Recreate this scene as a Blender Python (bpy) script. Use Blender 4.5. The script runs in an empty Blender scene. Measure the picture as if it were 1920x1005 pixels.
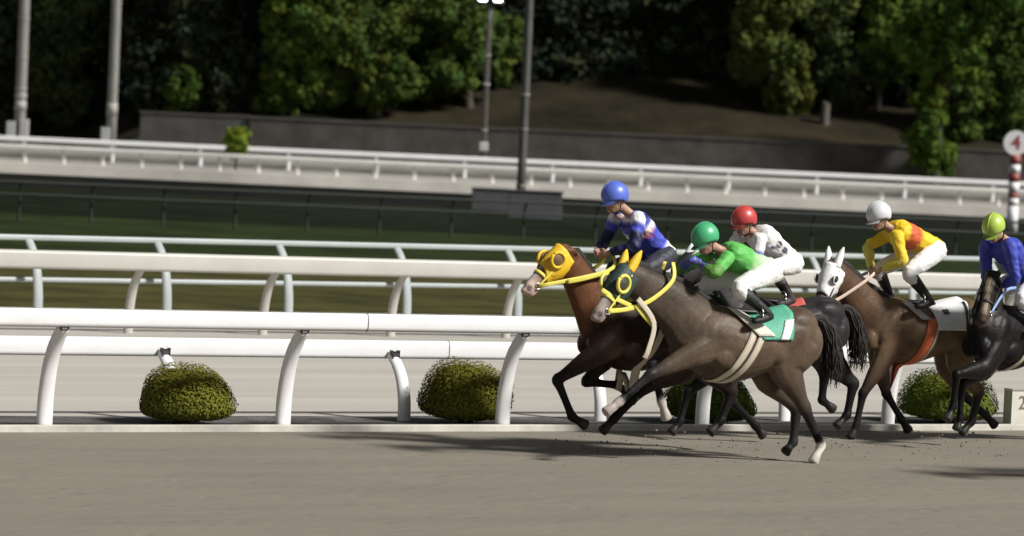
import bpy, bmesh, math, random
from mathutils import Vector, Matrix, kdtree, noise
from mathutils.bvhtree import BVHTree
R = math.radians
rnd = random.Random(7)
scn = bpy.context.scene

# ------------------------------------------------------------------ camera
F, CX, CY, CAMZ = 7000.0, 960.0, 502.5, 3.0
HOR, ROLL = 268.0, 0.045
PITCH = math.atan((CY - HOR) / F)
fwd = Vector((0, math.cos(PITCH), -math.sin(PITCH)))
rgt0 = Vector((1, 0, 0)); up0 = rgt0.cross(fwd)
cam_x = rgt0 * math.cos(ROLL) + up0 * math.sin(ROLL)
cam_y = -rgt0 * math.sin(ROLL) + up0 * math.cos(ROLL)
cam = bpy.data.cameras.new("camera"); cam_o = bpy.data.objects.new("camera", cam)
scn.collection.objects.link(cam_o)
m = Matrix((cam_x, cam_y, -fwd)).transposed().to_4x4(); m.translation = (0, 0, CAMZ)
cam_o.matrix_world = m
cam.sensor_width = 36; cam.lens = F / 1920 * 36; cam.clip_end = 3000; cam.clip_start = 0.5
cam.dof.use_dof = True; cam.dof.focus_distance = 38.0; cam.dof.aperture_fstop = 2.2
scn.camera = cam_o

# ------------------------------------------------------------------ light
SUN_H = Vector((0.93, -0.37)).normalized(); SUN_EL = R(39)
world = bpy.data.worlds.new("World"); scn.world = world; world.use_nodes = True
nt = world.node_tree; bg = nt.nodes['Background']
sky = nt.nodes.new('ShaderNodeTexSky'); sky.sky_type = 'NISHITA'; sky.sun_disc = False
sky.sun_elevation = SUN_EL; sky.sun_rotation = math.atan2(SUN_H.x, SUN_H.y)
hs = nt.nodes.new('ShaderNodeHueSaturation'); hs.inputs['Saturation'].default_value = 0.25
nt.links.new(sky.outputs[0], hs.inputs['Color']); nt.links.new(hs.outputs[0], bg.inputs[0])
bg.inputs[1].default_value = 0.023
sun = bpy.data.lights.new("floodlight_key", 'SUN'); sun.energy = 3.0; sun.angle = R(8); sun.color = (1.0, 0.975, 0.935)
sun_o = bpy.data.objects.new("floodlight_key", sun); scn.collection.objects.link(sun_o)
sd = Vector((SUN_H.x * math.cos(SUN_EL), SUN_H.y * math.cos(SUN_EL), math.sin(SUN_EL)))
sun_o.rotation_euler = sd.to_track_quat('Z', 'Y').to_euler()
scn.view_settings.view_transform = 'Standard'; scn.view_settings.look = 'None'
scn.view_settings.exposure = 0.85; scn.view_settings.gamma = 1.0
scn.cycles.max_bounces = 4; scn.cycles.use_denoising = True

# ------------------------------------------------------------------ helpers
def ray(px, py):
    return (fwd + cam_x * ((px - CX) / F) + cam_y * ((CY - py) / F))
CAM = Vector((0, 0, CAMZ))
def at(px, py, Y):                       # point seen at a pixel, at distance Y
    d = ray(px, py); return CAM + d * (Y / d.y)
def ground(px, py, z=0.0):
    d = ray(px, py); return CAM + d * ((z - CAMZ) / d.z)
def on_plane(px, py, p, n):
    d = ray(px, py); return CAM + d * ((p - CAM).dot(n) / d.dot(n))

def link(name, me, mat=None, parent=None):
    o = bpy.data.objects.new(name, me); scn.collection.objects.link(o)
    if mat is not None:
        for mm in (mat if isinstance(mat, (list, tuple)) else [mat]): me.materials.append(mm)
    if parent is not None: o.parent = parent
    return o
def empty(name, loc=(0, 0, 0), rz=0.0):
    o = bpy.data.objects.new(name, None); scn.collection.objects.link(o)
    o.location = loc; o.rotation_euler = (0, 0, rz); o.empty_display_size = 0.2
    return o
def tag(o, label=None, cat=None, group=None, kind=None):
    if label: o['label'] = label
    if cat: o['category'] = cat
    if group: o['group'] = group
    if kind: o['kind'] = kind
    return o
def bm_obj(name, bm, mat=None, parent=None, smooth=True):
    me = bpy.data.meshes.new(name)
    bmesh.ops.recalc_face_normals(bm, faces=bm.faces)
    bm.to_mesh(me); bm.free()
    if smooth:
        for p in me.polygons: p.use_smooth = True
    return link(name, me, mat, parent)

def mat(name, col, rough=0.6, var=0.15, scale=4.0, bump=0.0, bscale=None, col2=None, spec=0.5, stretch=None, attr=None, detail=6.0, coat=0.0, metal=0.0, emit=None, turn=0.0):
    M = bpy.data.materials.new(name); M.use_nodes = True
    t = M.node_tree; b = t.nodes['Principled BSDF']
    b.inputs['Roughness'].default_value = rough; b.inputs['Metallic'].default_value = metal
    b.inputs['Specular IOR Level'].default_value = spec
    if coat: b.inputs['Coat Weight'].default_value = coat; b.inputs['Coat Roughness'].default_value = 0.2
    tc = t.nodes.new('ShaderNodeTexCoord'); vec = tc.outputs['Object']
    if turn:
        m0 = t.nodes.new('ShaderNodeMapping'); m0.inputs['Rotation'].default_value = (0, 0, -turn); t.links.new(vec, m0.inputs['Vector']); vec = m0.outputs[0]
    if stretch:
        mp = t.nodes.new('ShaderNodeMapping'); mp.inputs['Scale'].default_value = stretch
        t.links.new(vec, mp.inputs['Vector']); vec = mp.outputs[0]
    n = t.nodes.new('ShaderNodeTexNoise'); n.inputs['Scale'].default_value = scale; n.inputs['Detail'].default_value = detail
    n.inputs['Roughness'].default_value = 0.65
    t.links.new(vec, n.inputs['Vector'])
    if attr:
        a = t.nodes.new('ShaderNodeAttribute'); a.attribute_name = attr; base = a.outputs['Color']
        mr = t.nodes.new('ShaderNodeMapRange'); mr.inputs['From Min'].default_value = 0.3; mr.inputs['From Max'].default_value = 0.7
        mr.inputs['To Min'].default_value = 1 - var; mr.inputs['To Max'].default_value = 1 + var
        t.links.new(n.outputs['Fac'], mr.inputs['Value'])
        mx = t.nodes.new('ShaderNodeVectorMath'); mx.operation = 'SCALE'
        t.links.new(base, mx.inputs[0]); t.links.new(mr.outputs[0], mx.inputs['Scale'])
        t.links.new(mx.outputs[0], b.inputs['Base Color'])
    else:
        cr = t.nodes.new('ShaderNodeValToRGB')
        c1 = [max(0, c * (1 - var)) for c in col]; c2 = col2 if col2 else [min(1, c * (1 + var)) for c in col]
        cr.color_ramp.elements[0].position = 0.32; cr.color_ramp.elements[1].position = 0.68
        cr.color_ramp.elements[0].color = (*c1, 1); cr.color_ramp.elements[1].color = (*c2, 1)
        t.links.new(n.outputs['Fac'], cr.inputs[0]); t.links.new(cr.outputs[0], b.inputs['Base Color'])
    if bump:
        n2 = t.nodes.new('ShaderNodeTexNoise'); n2.inputs['Scale'].default_value = bscale or scale * 4; n2.inputs['Detail'].default_value = 5
        t.links.new(vec, n2.inputs['Vector'])
        bp = t.nodes.new('ShaderNodeBump'); bp.inputs['Strength'].default_value = bump; bp.inputs['Distance'].default_value = 0.02
        t.links.new(n2.outputs['Fac'], bp.inputs['Height']); t.links.new(bp.outputs[0], b.inputs['Normal'])
    if emit:
        b.inputs['Emission Color'].default_value = (*emit[:3], 1); b.inputs['Emission Strength'].default_value = emit[3]
    return M

def catmull(vals, sub):
    out = []; n = len(vals)
    for i in range(n - 1):
        p0 = vals[max(i - 1, 0)]; p1 = vals[i]; p2 = vals[i + 1]; p3 = vals[min(i + 2, n - 1)]
        for k in range(sub):
            u = k / sub
            out.append(tuple(0.5 * ((2 * b) + (-a + c) * u + (2 * a - 5 * b + 4 * c - d) * u * u + (-a + 3 * b - 3 * c + d) * u ** 3)
                             for a, b, c, d in zip(p0, p1, p2, p3)))
    out.append(tuple(vals[-1])); return out

class Shape:
    """closed lofts joined into one mesh, with a colour carried by every ring"""
    def __init__(s): s.bm = bmesh.new(); s.samples = []
    def loft(s, rings, lat=(0, 1, 0), seg=16, sub=4, power=1.0):
        # rings: (point, in-plane radius, lateral radius, colour)
        data = [tuple(r[0]) + (r[1], r[2]) + tuple(r[3] if len(r) > 3 else (0.5, 0.5, 0.5)) for r in rings]
        if sub > 1: data = catmull(data, sub)
        P = [Vector(d[:3]) for d in data]; n = len(P); lat = Vector(lat); loops = []
        for i, d in enumerate(data):
            T = (P[min(i + 1, n - 1)] - P[max(i - 1, 0)])
            if T.length < 1e-7: T = Vector((0, 0, 1))
            T.normalize(); L = lat - T * lat.dot(T)
            if L.length < 1e-4: L = T.orthogonal()
            L.normalize(); N = T.cross(L)
            a, b = max(d[3], 0.002), max(d[4], 0.002); col = tuple(max(0.0, c) for c in d[5:8]); lp = []
            for k in range(seg):
                an = 2 * math.pi * k / seg; ca, sa = math.cos(an), math.sin(an)
                if power != 1.0:
                    ca = math.copysign(abs(ca) ** power, ca); sa = math.copysign(abs(sa) ** power, sa)
                q = P[i] + N * (a * ca) + L * (b * sa)
                lp.append(s.bm.verts.new(q)); s.samples.append((q, col))
            loops.append(lp)
        for i in range(n - 1):
            for k in range(seg):
                s.bm.faces.new((loops[i][k], loops[i][(k + 1) % seg], loops[i + 1][(k + 1) % seg], loops[i + 1][k]))
        s.bm.faces.new(loops[0][::-1]); s.bm.faces.new(loops[-1])
        return s
    def ball(s, c, r, col=(0.5, 0.5, 0.5), axes=None, seg=14):
        c = Vector(c); r = (r, r, r) if not isinstance(r, (tuple, list)) else r
        ax = axes or (Vector((1, 0, 0)), Vector((0, 1, 0)), Vector((0, 0, 1)))
        st = len(s.bm.verts)
        ret = bmesh.ops.create_uvsphere(s.bm, u_segments=seg, v_segments=max(6, seg // 2 + 2), radius=1.0)
        for v in ret['verts']:
            q = v.co.copy(); v.co = c + ax[0] * (q.x * r[0]) + ax[1] * (q.y * r[1]) + ax[2] * (q.z * r[2])
            s.samples.append((v.co.copy(), col))
        return s
    def fuse(s, name, voxel, smooth, material, parent=None, extra=(), wrinkle=0.0, wscale=13.0):
        bmesh.ops.recalc_face_normals(s.bm, faces=s.bm.faces)
        me = bpy.data.meshes.new(name + "_raw"); s.bm.to_mesh(me); s.bm.free()
        o = bpy.data.objects.new(name, me); scn.collection.objects.link(o)
        r = o.modifiers.new("r", 'REMESH'); r.mode = 'VOXEL'; r.voxel_size = voxel; r.use_smooth_shade = True
        if smooth:
            q = o.modifiers.new("s", 'SMOOTH'); q.factor = 0.5; q.iterations = smooth
        dg = bpy.context.evaluated_depsgraph_get()
        nm = bpy.data.meshes.new_from_object(o.evaluated_get(dg)); nm.name = name
        o.modifiers.clear(); o.data = nm; bpy.data.meshes.remove(me)
        smp = s.samples + list(extra)
        kd = kdtree.KDTree(len(smp))
        for i, (p, c) in enumerate(smp): kd.insert(p, i)
        kd.balance()
        ca = nm.color_attributes.new("tint", 'FLOAT_COLOR', 'POINT'); buf = [0.0] * (4 * len(nm.vertices))
        for i, v in enumerate(nm.vertices):
            tw = 0; acc = [0, 0, 0]
            for co, j, d in kd.find_n(v.co, 4):
                w = 1 / (d * d + 1e-5); c = smp[j][1]; tw += w
                acc[0] += c[0] * w; acc[1] += c[1] * w; acc[2] += c[2] * w
            buf[4 * i:4 * i + 4] = [acc[0] / tw, acc[1] / tw, acc[2] / tw, 1]
        ca.data.foreach_set("color", buf)
        if wrinkle:
            for v, nr in [(v, v.normal.copy()) for v in nm.vertices]:
                q = v.co; k = noise.noise(Vector((q.x * wscale * 0.7 + q.z * 5, q.y * wscale, q.z * wscale * 1.2 - q.x * 4))); k2 = noise.noise(q * wscale * 1.9)
                v.co = q + nr * (wrinkle * ((1 - abs(k) * 2.2) * 0.9 + k2 * 0.45 - 0.35))
        for p in nm.polygons: p.use_smooth = True
        nm.materials.clear(); nm.materials.append(material)
        if parent is not None: o.parent = parent
        return o
    def done(s, name, material, parent=None, smooth=True): return bm_obj(name, s.bm, material, parent, smooth)

def tube(pts, r, seg=8, sub=5, lat=(0, 1, 0), rb=None):
    S = Shape(); S.loft([(p, r, rb or r) for p in pts], lat, seg, sub); return S
def box_bm(bm, c, h, ax=None, bev=0.0):
    c = Vector(c); ax = ax or (Vector((1, 0, 0)), Vector((0, 1, 0)), Vector((0, 0, 1)))
    ret = bmesh.ops.create_cube(bm, size=2.0); vs = ret['verts']
    for v in vs:
        q = v.co.copy(); v.co = c + ax[0] * q.x * h[0] + ax[1] * q.y * h[1] + ax[2] * q.z * h[2]
    if bev:
        es = list({e for v in vs for e in v.link_edges})
        bmesh.ops.bevel(bm, geom=es, offset=bev, segments=2, affect='EDGES', profile=0.6)
def box(name, c, h, material, parent=None, ax=None, bev=0.01):
    bm = bmesh.new(); box_bm(bm, c, h, ax, bev); return bm_obj(name, bm, material, parent, smooth=False)
def text_mesh(name, txt, size, depth, material, parent=None, M=None, bold=0.0):
    cu = bpy.data.curves.new(name, 'FONT'); cu.body = txt; cu.size = size; cu.extrude = depth; cu.offset = bold
    cu.align_x = 'CENTER'; cu.align_y = 'CENTER'; cu.fill_mode = 'BOTH'
    o = bpy.data.objects.new(name + "_t", cu); scn.collection.objects.link(o)
    me = bpy.data.meshes.new_from_object(o.evaluated_get(bpy.context.evaluated_depsgraph_get()))
    bpy.data.objects.remove(o); bpy.data.curves.remove(cu)
    if M: me.transform(M)
    me.materials.clear()
    return link(name, me, material, parent)

# ------------------------------------------------------------------ materials
white_paint = mat('white_rail_paint', (0.80, 0.795, 0.79), 0.4, 0.06, 1.1, bump=0.05, bscale=30, col2=(0.86, 0.86, 0.86), detail=12)
old_white = mat('weathered_white_paint', (0.55, 0.56, 0.53), 0.5, 0.14, 3.0)
grey_rail = mat('grey_metal_painted_unlit', (0.020, 0.026, 0.017), 0.6, 0.2, 3.0)  # near-black tone stands in for the missing light on the infield fence
joint_mat = mat('rail_joint', (0.30, 0.29, 0.28), 0.6, 0.2, 5)
dark_metal = mat('dark_bracket_metal', (0.05, 0.045, 0.05), 0.5, 0.2, 9.0)
conc = mat('pale_concrete', (0.42, 0.40, 0.36), 0.9, 0.18, 1.6, bump=0.2, stretch=(1, 1, 3))
conc_dark = mat('dull_concrete', (0.080, 0.080, 0.086), 0.9, 0.22, 2.0, bump=0.2)
pole_mat = mat('galvanised_pole_steel', (0.20, 0.195, 0.18), 0.5, 0.2, 1.5, stretch=(1, 1, 0.4))
pole_dark = mat('brown_pole_steel', (0.055, 0.05, 0.045), 0.5, 0.25, 1.5)
pole_centre = mat('dull_pole_steel', (0.085, 0.083, 0.076), 0.5, 0.25, 1.5)
box_mat = mat('white_cabinet_paint', (0.38, 0.38, 0.37), 0.5, 0.1, 2.0)
coat_mat = mat('horse_coat', (1, 1, 1), 0.43, 0.42, 3.6, attr='tint', bump=0.30, bscale=14, spec=0.13, detail=10)
hair_mat = mat('black_horse_hair', (0.017, 0.014, 0.012), 0.8, 0.4, 25.0, stretch=(1, 8, 1))
skin_mat = mat('skin', (1, 1, 1), 0.5, 0.05, 10.0, attr='tint')
cloth_mat = mat('silk_cloth', (1, 1, 1), 0.55, 0.10, 9.0, attr='tint', bump=0.4, bscale=22, spec=0.3)
leather = mat('black_leather', (0.02, 0.018, 0.018), 0.4, 0.3, 14.0)
def plain(name, c, rough=0.5, **k): return mat(name, c, rough, 0.08, 12.0, **k)
yellow_cloth = plain('yellow_hood_cloth', (0.80, 0.50, 0.02), 0.6, bump=0.3)
yellow_web = plain('yellow_webbing', (0.78, 0.68, 0.12), 0.6)
green_cloth = plain('green_number_cloth', (0.09, 0.38, 0.25), 0.6, bump=0.3)
teal_hood = plain('dark_teal_hood_cloth', (0.03, 0.055, 0.05), 0.6, bump=0.3)
white_cloth = plain('white_cloth', (0.78, 0.78, 0.77), 0.6, bump=0.3)
cream_web = plain('cream_webbing', (0.55, 0.49, 0.38), 0.6)
red_cloth = plain('red_cloth', (0.55, 0.10, 0.09), 0.6, bump=0.2)
orange_cloth = plain('orange_red_cloth', (0.68, 0.16, 0.06), 0.6, bump=0.2)
blue_web = plain('pale_blue_webbing', (0.30, 0.42, 0.75), 0.6)
black_web = plain('black_webbing', (0.02, 0.02, 0.02), 0.6)
steel = mat('bit_steel', (0.6, 0.6, 0.6), 0.3, 0.1, 10, metal=1.0)
goggle_mat = plain('pale_goggle_plastic', (0.55, 0.62, 0.62), 0.25)

# ------------------------------------------------------------------ ground
TH = math.atan(F / (12500 - 960))                     # the track runs off to the right
T = Vector((math.cos(TH), math.sin(TH), 0)); N = Vector((T.y, -T.x, 0))   # N points to the near side
K0 = ground(960, 808)
def tr(s, d, z=0.0):                                  # s along the track, d away from the kerb towards the infield
    p = K0 + T * s - N * d; return Vector((p.x, p.y, z))
def s_of(px, py): return (ground(px, py) - K0).dot(T)

def sheet(name, d0, d1, z, material, s0=-60, s1=90, jag0=0.0, jag1=0.0):
    bm = bmesh.new(); n = 150; rows = []
    for i in range(n + 1):
        s = s0 + (s1 - s0) * i / n
        rows.append((bm.verts.new(tr(s, d0 + rnd.uniform(-jag0, jag0), z)), bm.verts.new(tr(s, d1 + rnd.uniform(-jag1, jag1), z))))
    for a, b in zip(rows, rows[1:]): bm.faces.new((a[0], b[0], b[1], a[1]))
    return tag(bm_obj(name, bm, material, smooth=False), kind='structure')

grass_mat = mat('infield_grass', (0.013, 0.023, 0.006), 0.95, 0.4, 0.35, bump=0.5, bscale=9, col2=(0.030, 0.046, 0.011), detail=10, spec=0.1)
turf_mat = mat('dormant_turf', (0.040, 0.044, 0.013), 0.95, 0.35, 0.5, bump=0.5, bscale=12, col2=(0.088, 0.080, 0.026), detail=10, spec=0.1)
dirt_mat = mat('damp_race_dirt', (0.218, 0.197, 0.161), 0.95, 0.10, 1.0, bump=0.8, bscale=11, detail=12, spec=0.15, turn=TH, stretch=(0.35, 1.2, 1))
def add_pits(M, scale, depth, radius):
    t = M.node_tree; bs = t.nodes['Principled BSDF']; bp0 = bs.inputs['Normal'].links[0].from_node
    tc = t.nodes.new('ShaderNodeTexCoord'); wn = t.nodes.new('ShaderNodeTexNoise'); wn.inputs['Scale'].default_value = 5.0
    ad = t.nodes.new('ShaderNodeVectorMath'); ad.operation = 'MULTIPLY_ADD'; ad.inputs[1].default_value = (.12, .12, .12)
    t.links.new(tc.outputs['Object'], wn.inputs['Vector']); t.links.new(wn.outputs['Color'], ad.inputs[0]); t.links.new(tc.outputs['Object'], ad.inputs[2])
    v = t.nodes.new('ShaderNodeTexVoronoi'); v.inputs['Scale'].default_value = scale; t.links.new(ad.outputs[0], v.inputs['Vector'])
    mr = t.nodes.new('ShaderNodeMapRange'); mr.interpolation_type = 'SMOOTHSTEP'; mr.inputs['From Min'].default_value = radius * 0.4; mr.inputs['From Max'].default_value = radius
    t.links.new(v.outputs['Distance'], mr.inputs['Value'])
    bp = t.nodes.new('ShaderNodeBump'); bp.inputs['Strength'].default_value = depth; bp.inputs['Distance'].default_value = 0.05
    t.links.new(mr.outputs[0], bp.inputs['Height']); t.links.new(bp0.outputs[0], bp.inputs['Normal']); t.links.new(bp.outputs[0], bs.inputs['Normal'])
add_pits(dirt_mat, 2.6, 0.16, 0.30)
sand_mat = mat('pale_track_sand', (0.455, 0.43, 0.385), 0.95, 0.13, 0.55, bump=0.35, bscale=9, detail=9, spec=0.15, turn=TH, stretch=(0.10, 1.6, 1))
median_mat = mat('median_gravel', (0.075, 0.073, 0.072), 0.95, 0.5, 1.6, bump=0.8, bscale=25, col2=(0.17, 0.165, 0.16), detail=9, spec=0.2)

def big_ground():
    bm = bmesh.new()
    vs = [bm.verts.new(p) for p in ((-900, -200, -0.012), (900, -200, -0.012), (900, 1200, -0.012), (-900, 1200, -0.012))]
    bm.faces.new(vs); return tag(bm_obj('grass_infield', bm, grass_mat, smooth=False), kind='structure')
big_ground()
sheet('turf_course', 22.0, 46.0, -0.006, turf_mat, jag1=0.8)
sheet('sand_track', 1.60, 22.3, -0.002, sand_mat, jag0=0.06)
sheet('median_strip', 0.02, 1.75, 0.002, median_mat, jag1=0.05)
sheet('race_track', -45.0, 0.0, 0.0, dirt_mat)
def extrude_bar(name, path, prof, material, parent=None, closed=True, smooth=False):
    """path: points; prof: (out, up) pairs measured across the horizontal normal of the path"""
    bm = bmesh.new(); loops = []
    for i, p in enumerate(path):
        t = (path[min(i + 1, len(path) - 1)] - path[max(i - 1, 0)]); t.z = 0; t.normalize()
        o = Vector((t.y, -t.x, 0))
        loops.append([bm.verts.new(p + o * a + Vector((0, 0, b))) for a, b in prof])
    k = len(prof)
    for A, B in zip(loops, loops[1:]):
        for j in range(k): bm.faces.new((A[j], A[(j + 1) % k], B[(j + 1) % k], B[j]))
    bm.faces.new(loops[0]); bm.faces.new(loops[-1][::-1])
    return bm_obj(name, bm, material, parent, smooth)
def rounded(w, h, r, n=4):
    out = []
    for cx, cy, a0 in ((w - r, h - r, 0), (-w + r, h - r, 90), (-w + r, -h + r, 180), (w - r, -h + r, 270)):
        for i in range(n + 1):
            a = R(a0 + 90 * i / n); out.append((cx + r * math.cos(a), cy + r * math.sin(a)))
    return out
kerb = extrude_bar('kerb', [tr(s, 0.0) for s in range(-40, 70, 2)], [(0.05, -0.05), (0.05, 0.058), (0.04, 0.066), (-0.05, 0.066), (-0.05, -0.05)], mat('kerb_paint', (0.52, 0.50, 0.44), 0.8, 0.35, 1.2, detail=9))
tag(kerb, kind='structure')

# ------------------------------------------------------------------ rails beside the tracks
def rail_run(name, label, group, base, over, posts, boards, material, post_size, post_top, s0, s1, brackets=False, bend=0.5, bulge=0.0):
    """base(s) gives the foot line, over(s) the horizontal offset of the rail; boards: (centre height, half height, half depth)"""
    root = empty(name, base((s0 + s1) / 2)); tag(root, label, 'rail', group); inv = Matrix.Translation(-Vector(root.location))
    made = []
    for zc, hh, hd in boards:
        path = [base(s0 + (s1 - s0) * i / 40) + over + Vector((0, 0, zc)) for i in range(41)]
        made.append(extrude_bar('rail_board', path, rounded(hd, hh, min(hh, hd) * 0.85), material, root, smooth=True))
    if brackets:
        for s in posts[::2]:
            for zc, hh, hd in boards:
                pth = [base(s + e) + over + Vector((0, 0, zc)) for e in (0.70, 0.712)]
                made.append(extrude_bar('joint', pth, rounded(hd + 0.003, hh + 0.003, min(hh, hd) * 0.85), joint_mat, root, smooth=True))
    for s in posts:
        b = base(s); S = Shape()
        t = (base(s + 0.1) - b).normalized()
        pts = [b + Vector((0, 0, -0.05)), b + over * 0.02 + Vector((0, 0, post_top * 0.3)), b + over * 0.22 + Vector((0, 0, post_top * 0.62)),
               b + over * 0.55 + Vector((0, 0, post_top * 0.84)), b + over * 0.98 + Vector((0, 0, post_top))]
        a, w = post_size
        S.loft([(pts[0], a, w), (pts[1], a, w), (pts[2], a * 0.95, w * 0.95), (pts[3], a * 0.9, w * 0.9), (pts[4], a * 0.8, w * 0.85)], lat=t, seg=12, sub=4)
        made.append(S.done('post', material, root))
        if brackets:
            z0 = boards[0][0] - boards[0][1]
            made.append(box('bracket', b + over * 0.93 + Vector((0, 0, z0 + (0.0 if brackets > 0 else 0.05))) + (N * 0.08 if brackets < 0 else Vector()), (0.035, 0.055, 0.018) if brackets > 0 else (0.04, 0.03, 0.035), dark_metal, root, ax=(t, Vector((t.y, -t.x, 0)), Vector((0, 0, 1))), bev=0.012))
    for o in made: o.data.transform(inv)
    return root

near_posts = [s_of(x, 806) for x in (-420, 75, 525, 940, 1318, 1670, 1995, 2300)]
rail_run('track_rail', 'bright white racing rail on curved posts leaning over the kerb, nearest of all rails', None,
         lambda s: tr(s, 0.11), N * 0.36, near_posts, [(1.122, 0.090, 0.055)], white_paint, (0.055, 0.085), 1.03, -16, 22, brackets=1)
def s_at(px, d):                                     # s where a line d beyond the kerb crosses a picture column
    lo, hi = -40, 80
    for _ in range(50):
        mid = (lo + hi) / 2; q = tr(mid, d) - CAM
        x = CX + F * q.dot(cam_x) / q.dot(fwd)
        if x < px: lo = mid
        else: hi = mid
    return lo
rail_run('track_rail', 'lower white rail behind the clipped bushes, its posts leaning towards the pale sand', None,
         lambda s: tr(s, 1.2), -N * 0.36, [s_at(x, 1.2) for x in (-130, 325, 757, 1125, 1470, 1790, 2090)], [(0.735, 0.098, 0.05)], white_paint, (0.05, 0.075), 0.70, -16, 22, brackets=-1)

def line_between(pxa, Ya, pxb, Yb):
    a = at(pxa, 400, Ya); b = at(pxb, 400, Yb); a.z = b.z = 0
    d = (b - a).normalized(); L = (b - a).length
    return (lambda s: a + d * s), d, L
def s_px(base, px):
    lo, hi = -80, 160
    for _ in range(50):
        mid = (lo + hi) / 2; q = base(mid) - CAM
        x = CX + F * q.dot(cam_x) / q.dot(fwd)
        if x < px: lo = mid
        else: hi = mid
    return lo
mA, dA, LA = line_between(0, 52.9, 700, 56.1)
nA = Vector((dA.y, -dA.x, 0))
rail_run('track_rail', 'thick cream white rail across the middle on posts leaning to the near side', None,
         mA, nA * 0.36, [s_px(mA, x) for x in (-30, 240, 492, 732, 948, 1155, 1350, 1535, 1712, 1880, 2040)], [(1.05, 0.135, 0.06)],
         mat('cream_rail_paint', (0.47, 0.455, 0.415), 0.45, 0.08, 1.0), (0.05, 0.075), 0.95, -4, 30)
mB, dB, LB = line_between(0, 57.0, 700, 61.4)
nB = Vector((dB.y, -dB.x, 0))
rail_run('track_rail', 'thin two-bar white rail behind the thick cream rail, posts leaning away', None,
         mB, -nB * 0.36, [s_px(mB, x) for x in (-160, 70, 312, 540, 762, 970, 1170, 1360, 1540, 1710, 1875, 2030)], [(1.20, 0.047, 0.04), (0.55, 0.040, 0.04)],
         mat('thin_rail_paint', (0.36, 0.39, 0.385), 0.45, 0.08, 1.0), (0.045, 0.085), 1.17, -4, 34)
mC, dC, LC = line_between(0, 112, 700, 115)
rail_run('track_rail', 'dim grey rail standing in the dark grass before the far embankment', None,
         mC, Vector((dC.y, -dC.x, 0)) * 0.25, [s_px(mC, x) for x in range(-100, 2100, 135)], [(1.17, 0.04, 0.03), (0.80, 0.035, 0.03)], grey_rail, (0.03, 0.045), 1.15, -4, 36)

# ---- far straight: raised track edge, panelled barrier, rails
FZ = 171.0
far_mat = mat('far_track_sand', (0.27, 0.26, 0.23), 0.95, 0.15, 0.3)
def far_sheet(name, y0, y1, z, material):
    bm = bmesh.new(); vs = [bm.verts.new(p) for p in ((-90, y0, z), (90, y0, z), (90, y1, z), (-90, y1, z))]
    bm.faces.new(vs); return tag(bm_obj(name, bm, material, smooth=False), kind='structure')
FT = 1.10
far_sheet('far_track', FZ + 0.3, 236, FT, far_mat)
far_sheet('painted_shade_strip', 121, FZ - 0.4, -0.003, mat('grass_painted_unlit', (0.006, 0.009, 0.005), 0.95, 0.4, 0.3, bump=0.5, bscale=5, col2=(0.014, 0.020, 0.008), detail=9, spec=0.05))  # flat sheet, its near-black grass colour paints the unlit strip
def straight(y): return lambda s: Vector((s, y, FT))
fk = box('kerb', (0, FZ + 0.16, 0.84), (90, 0.18, 0.27), mat('far_kerb_concrete', (0.72, 0.68, 0.61), 0.9, 0.16, 0.35, detail=8), bev=0.02)
tag(fk, kind='structure')
fd = box('retaining_bank', (0, FZ + 0.18, 0.25), (90, 0.16, 0.31), mat('bank_stone_painted_shade', (0.010, 0.010, 0.010), 0.8, 0.3, 1.0), bev=0.02)  # shade below the pale kerb is put into this near-black colour
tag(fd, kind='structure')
bB = straight(FZ + 0.45)
rail_run('track_rail', 'far cream rail on short posts along the raised pale track edge', None, bB, Vector((0, -0.2, 0)),
         [s_px(bB, x) for x in range(-100, 2050, 73)], [(0.71, 0.105, 0.05)], mat('far_rail_paint', (0.86, 0.84, 0.78), 0.5, 0.1, 0.6), (0.06, 0.10), 0.64, -33, 33)
bA = straight(190)
ra = rail_run('track_rail', 'farthest bright white rail over grey panels before the stone wall', None, bA, Vector((0, -0.2, 0)),
         [s_px(bA, x) for x in range(-120, 2050, 165)], [(0.98, 0.12, 0.05)], mat('farthest_rail_paint', (0.88, 0.88, 0.88), 0.4, 0.05, 0.6), (0.06, 0.10), 0.85, -36, 36)
pan = box('panel', (0, 190.25, FT + 0.28), (36, 0.05, 0.30), mat('grey_panel', (0.44, 0.425, 0.39), 0.8, 0.2, 0.5, detail=9, stretch=(0.5, 1, 1)), bev=0.01); pan.data.transform(Matrix.Translation(-Vector(ra.location))); pan.parent = ra

# ---- stone wall and hillside
WY = 231.0
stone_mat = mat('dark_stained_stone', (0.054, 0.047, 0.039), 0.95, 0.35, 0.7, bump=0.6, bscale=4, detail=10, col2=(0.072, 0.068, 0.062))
def stone_wall():
    root = empty('stone_wall', (0, WY, 0.5)); tag(root, 'long dark stained stone retaining wall below the wooded hillside', 'wall')
    x0 = at(468, 225, WY).x
    bm = bmesh.new(); n = 60
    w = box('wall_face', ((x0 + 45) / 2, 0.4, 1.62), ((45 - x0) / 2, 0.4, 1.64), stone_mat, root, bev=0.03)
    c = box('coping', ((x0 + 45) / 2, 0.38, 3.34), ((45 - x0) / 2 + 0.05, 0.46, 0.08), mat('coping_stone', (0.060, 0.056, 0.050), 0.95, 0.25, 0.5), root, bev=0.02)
    return root
stone_wall()
r2 = empty('stone_wall', (0, WY + 0.15, 0.5)); tag(r2, 'paler low stone wall set back at the left, under the dark woods', 'wall')
xl, xr = at(262, 240, WY).x, at(467, 240, WY).x
box('wall_face', ((xl + xr) / 2, 0.3, 1.62), ((xr - xl) / 2, 0.3, 1.68), mat('grey_stone', (0.058, 0.055, 0.052), 0.95, 0.3, 0.6, bump=0.5), r2, bev=0.03)
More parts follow.
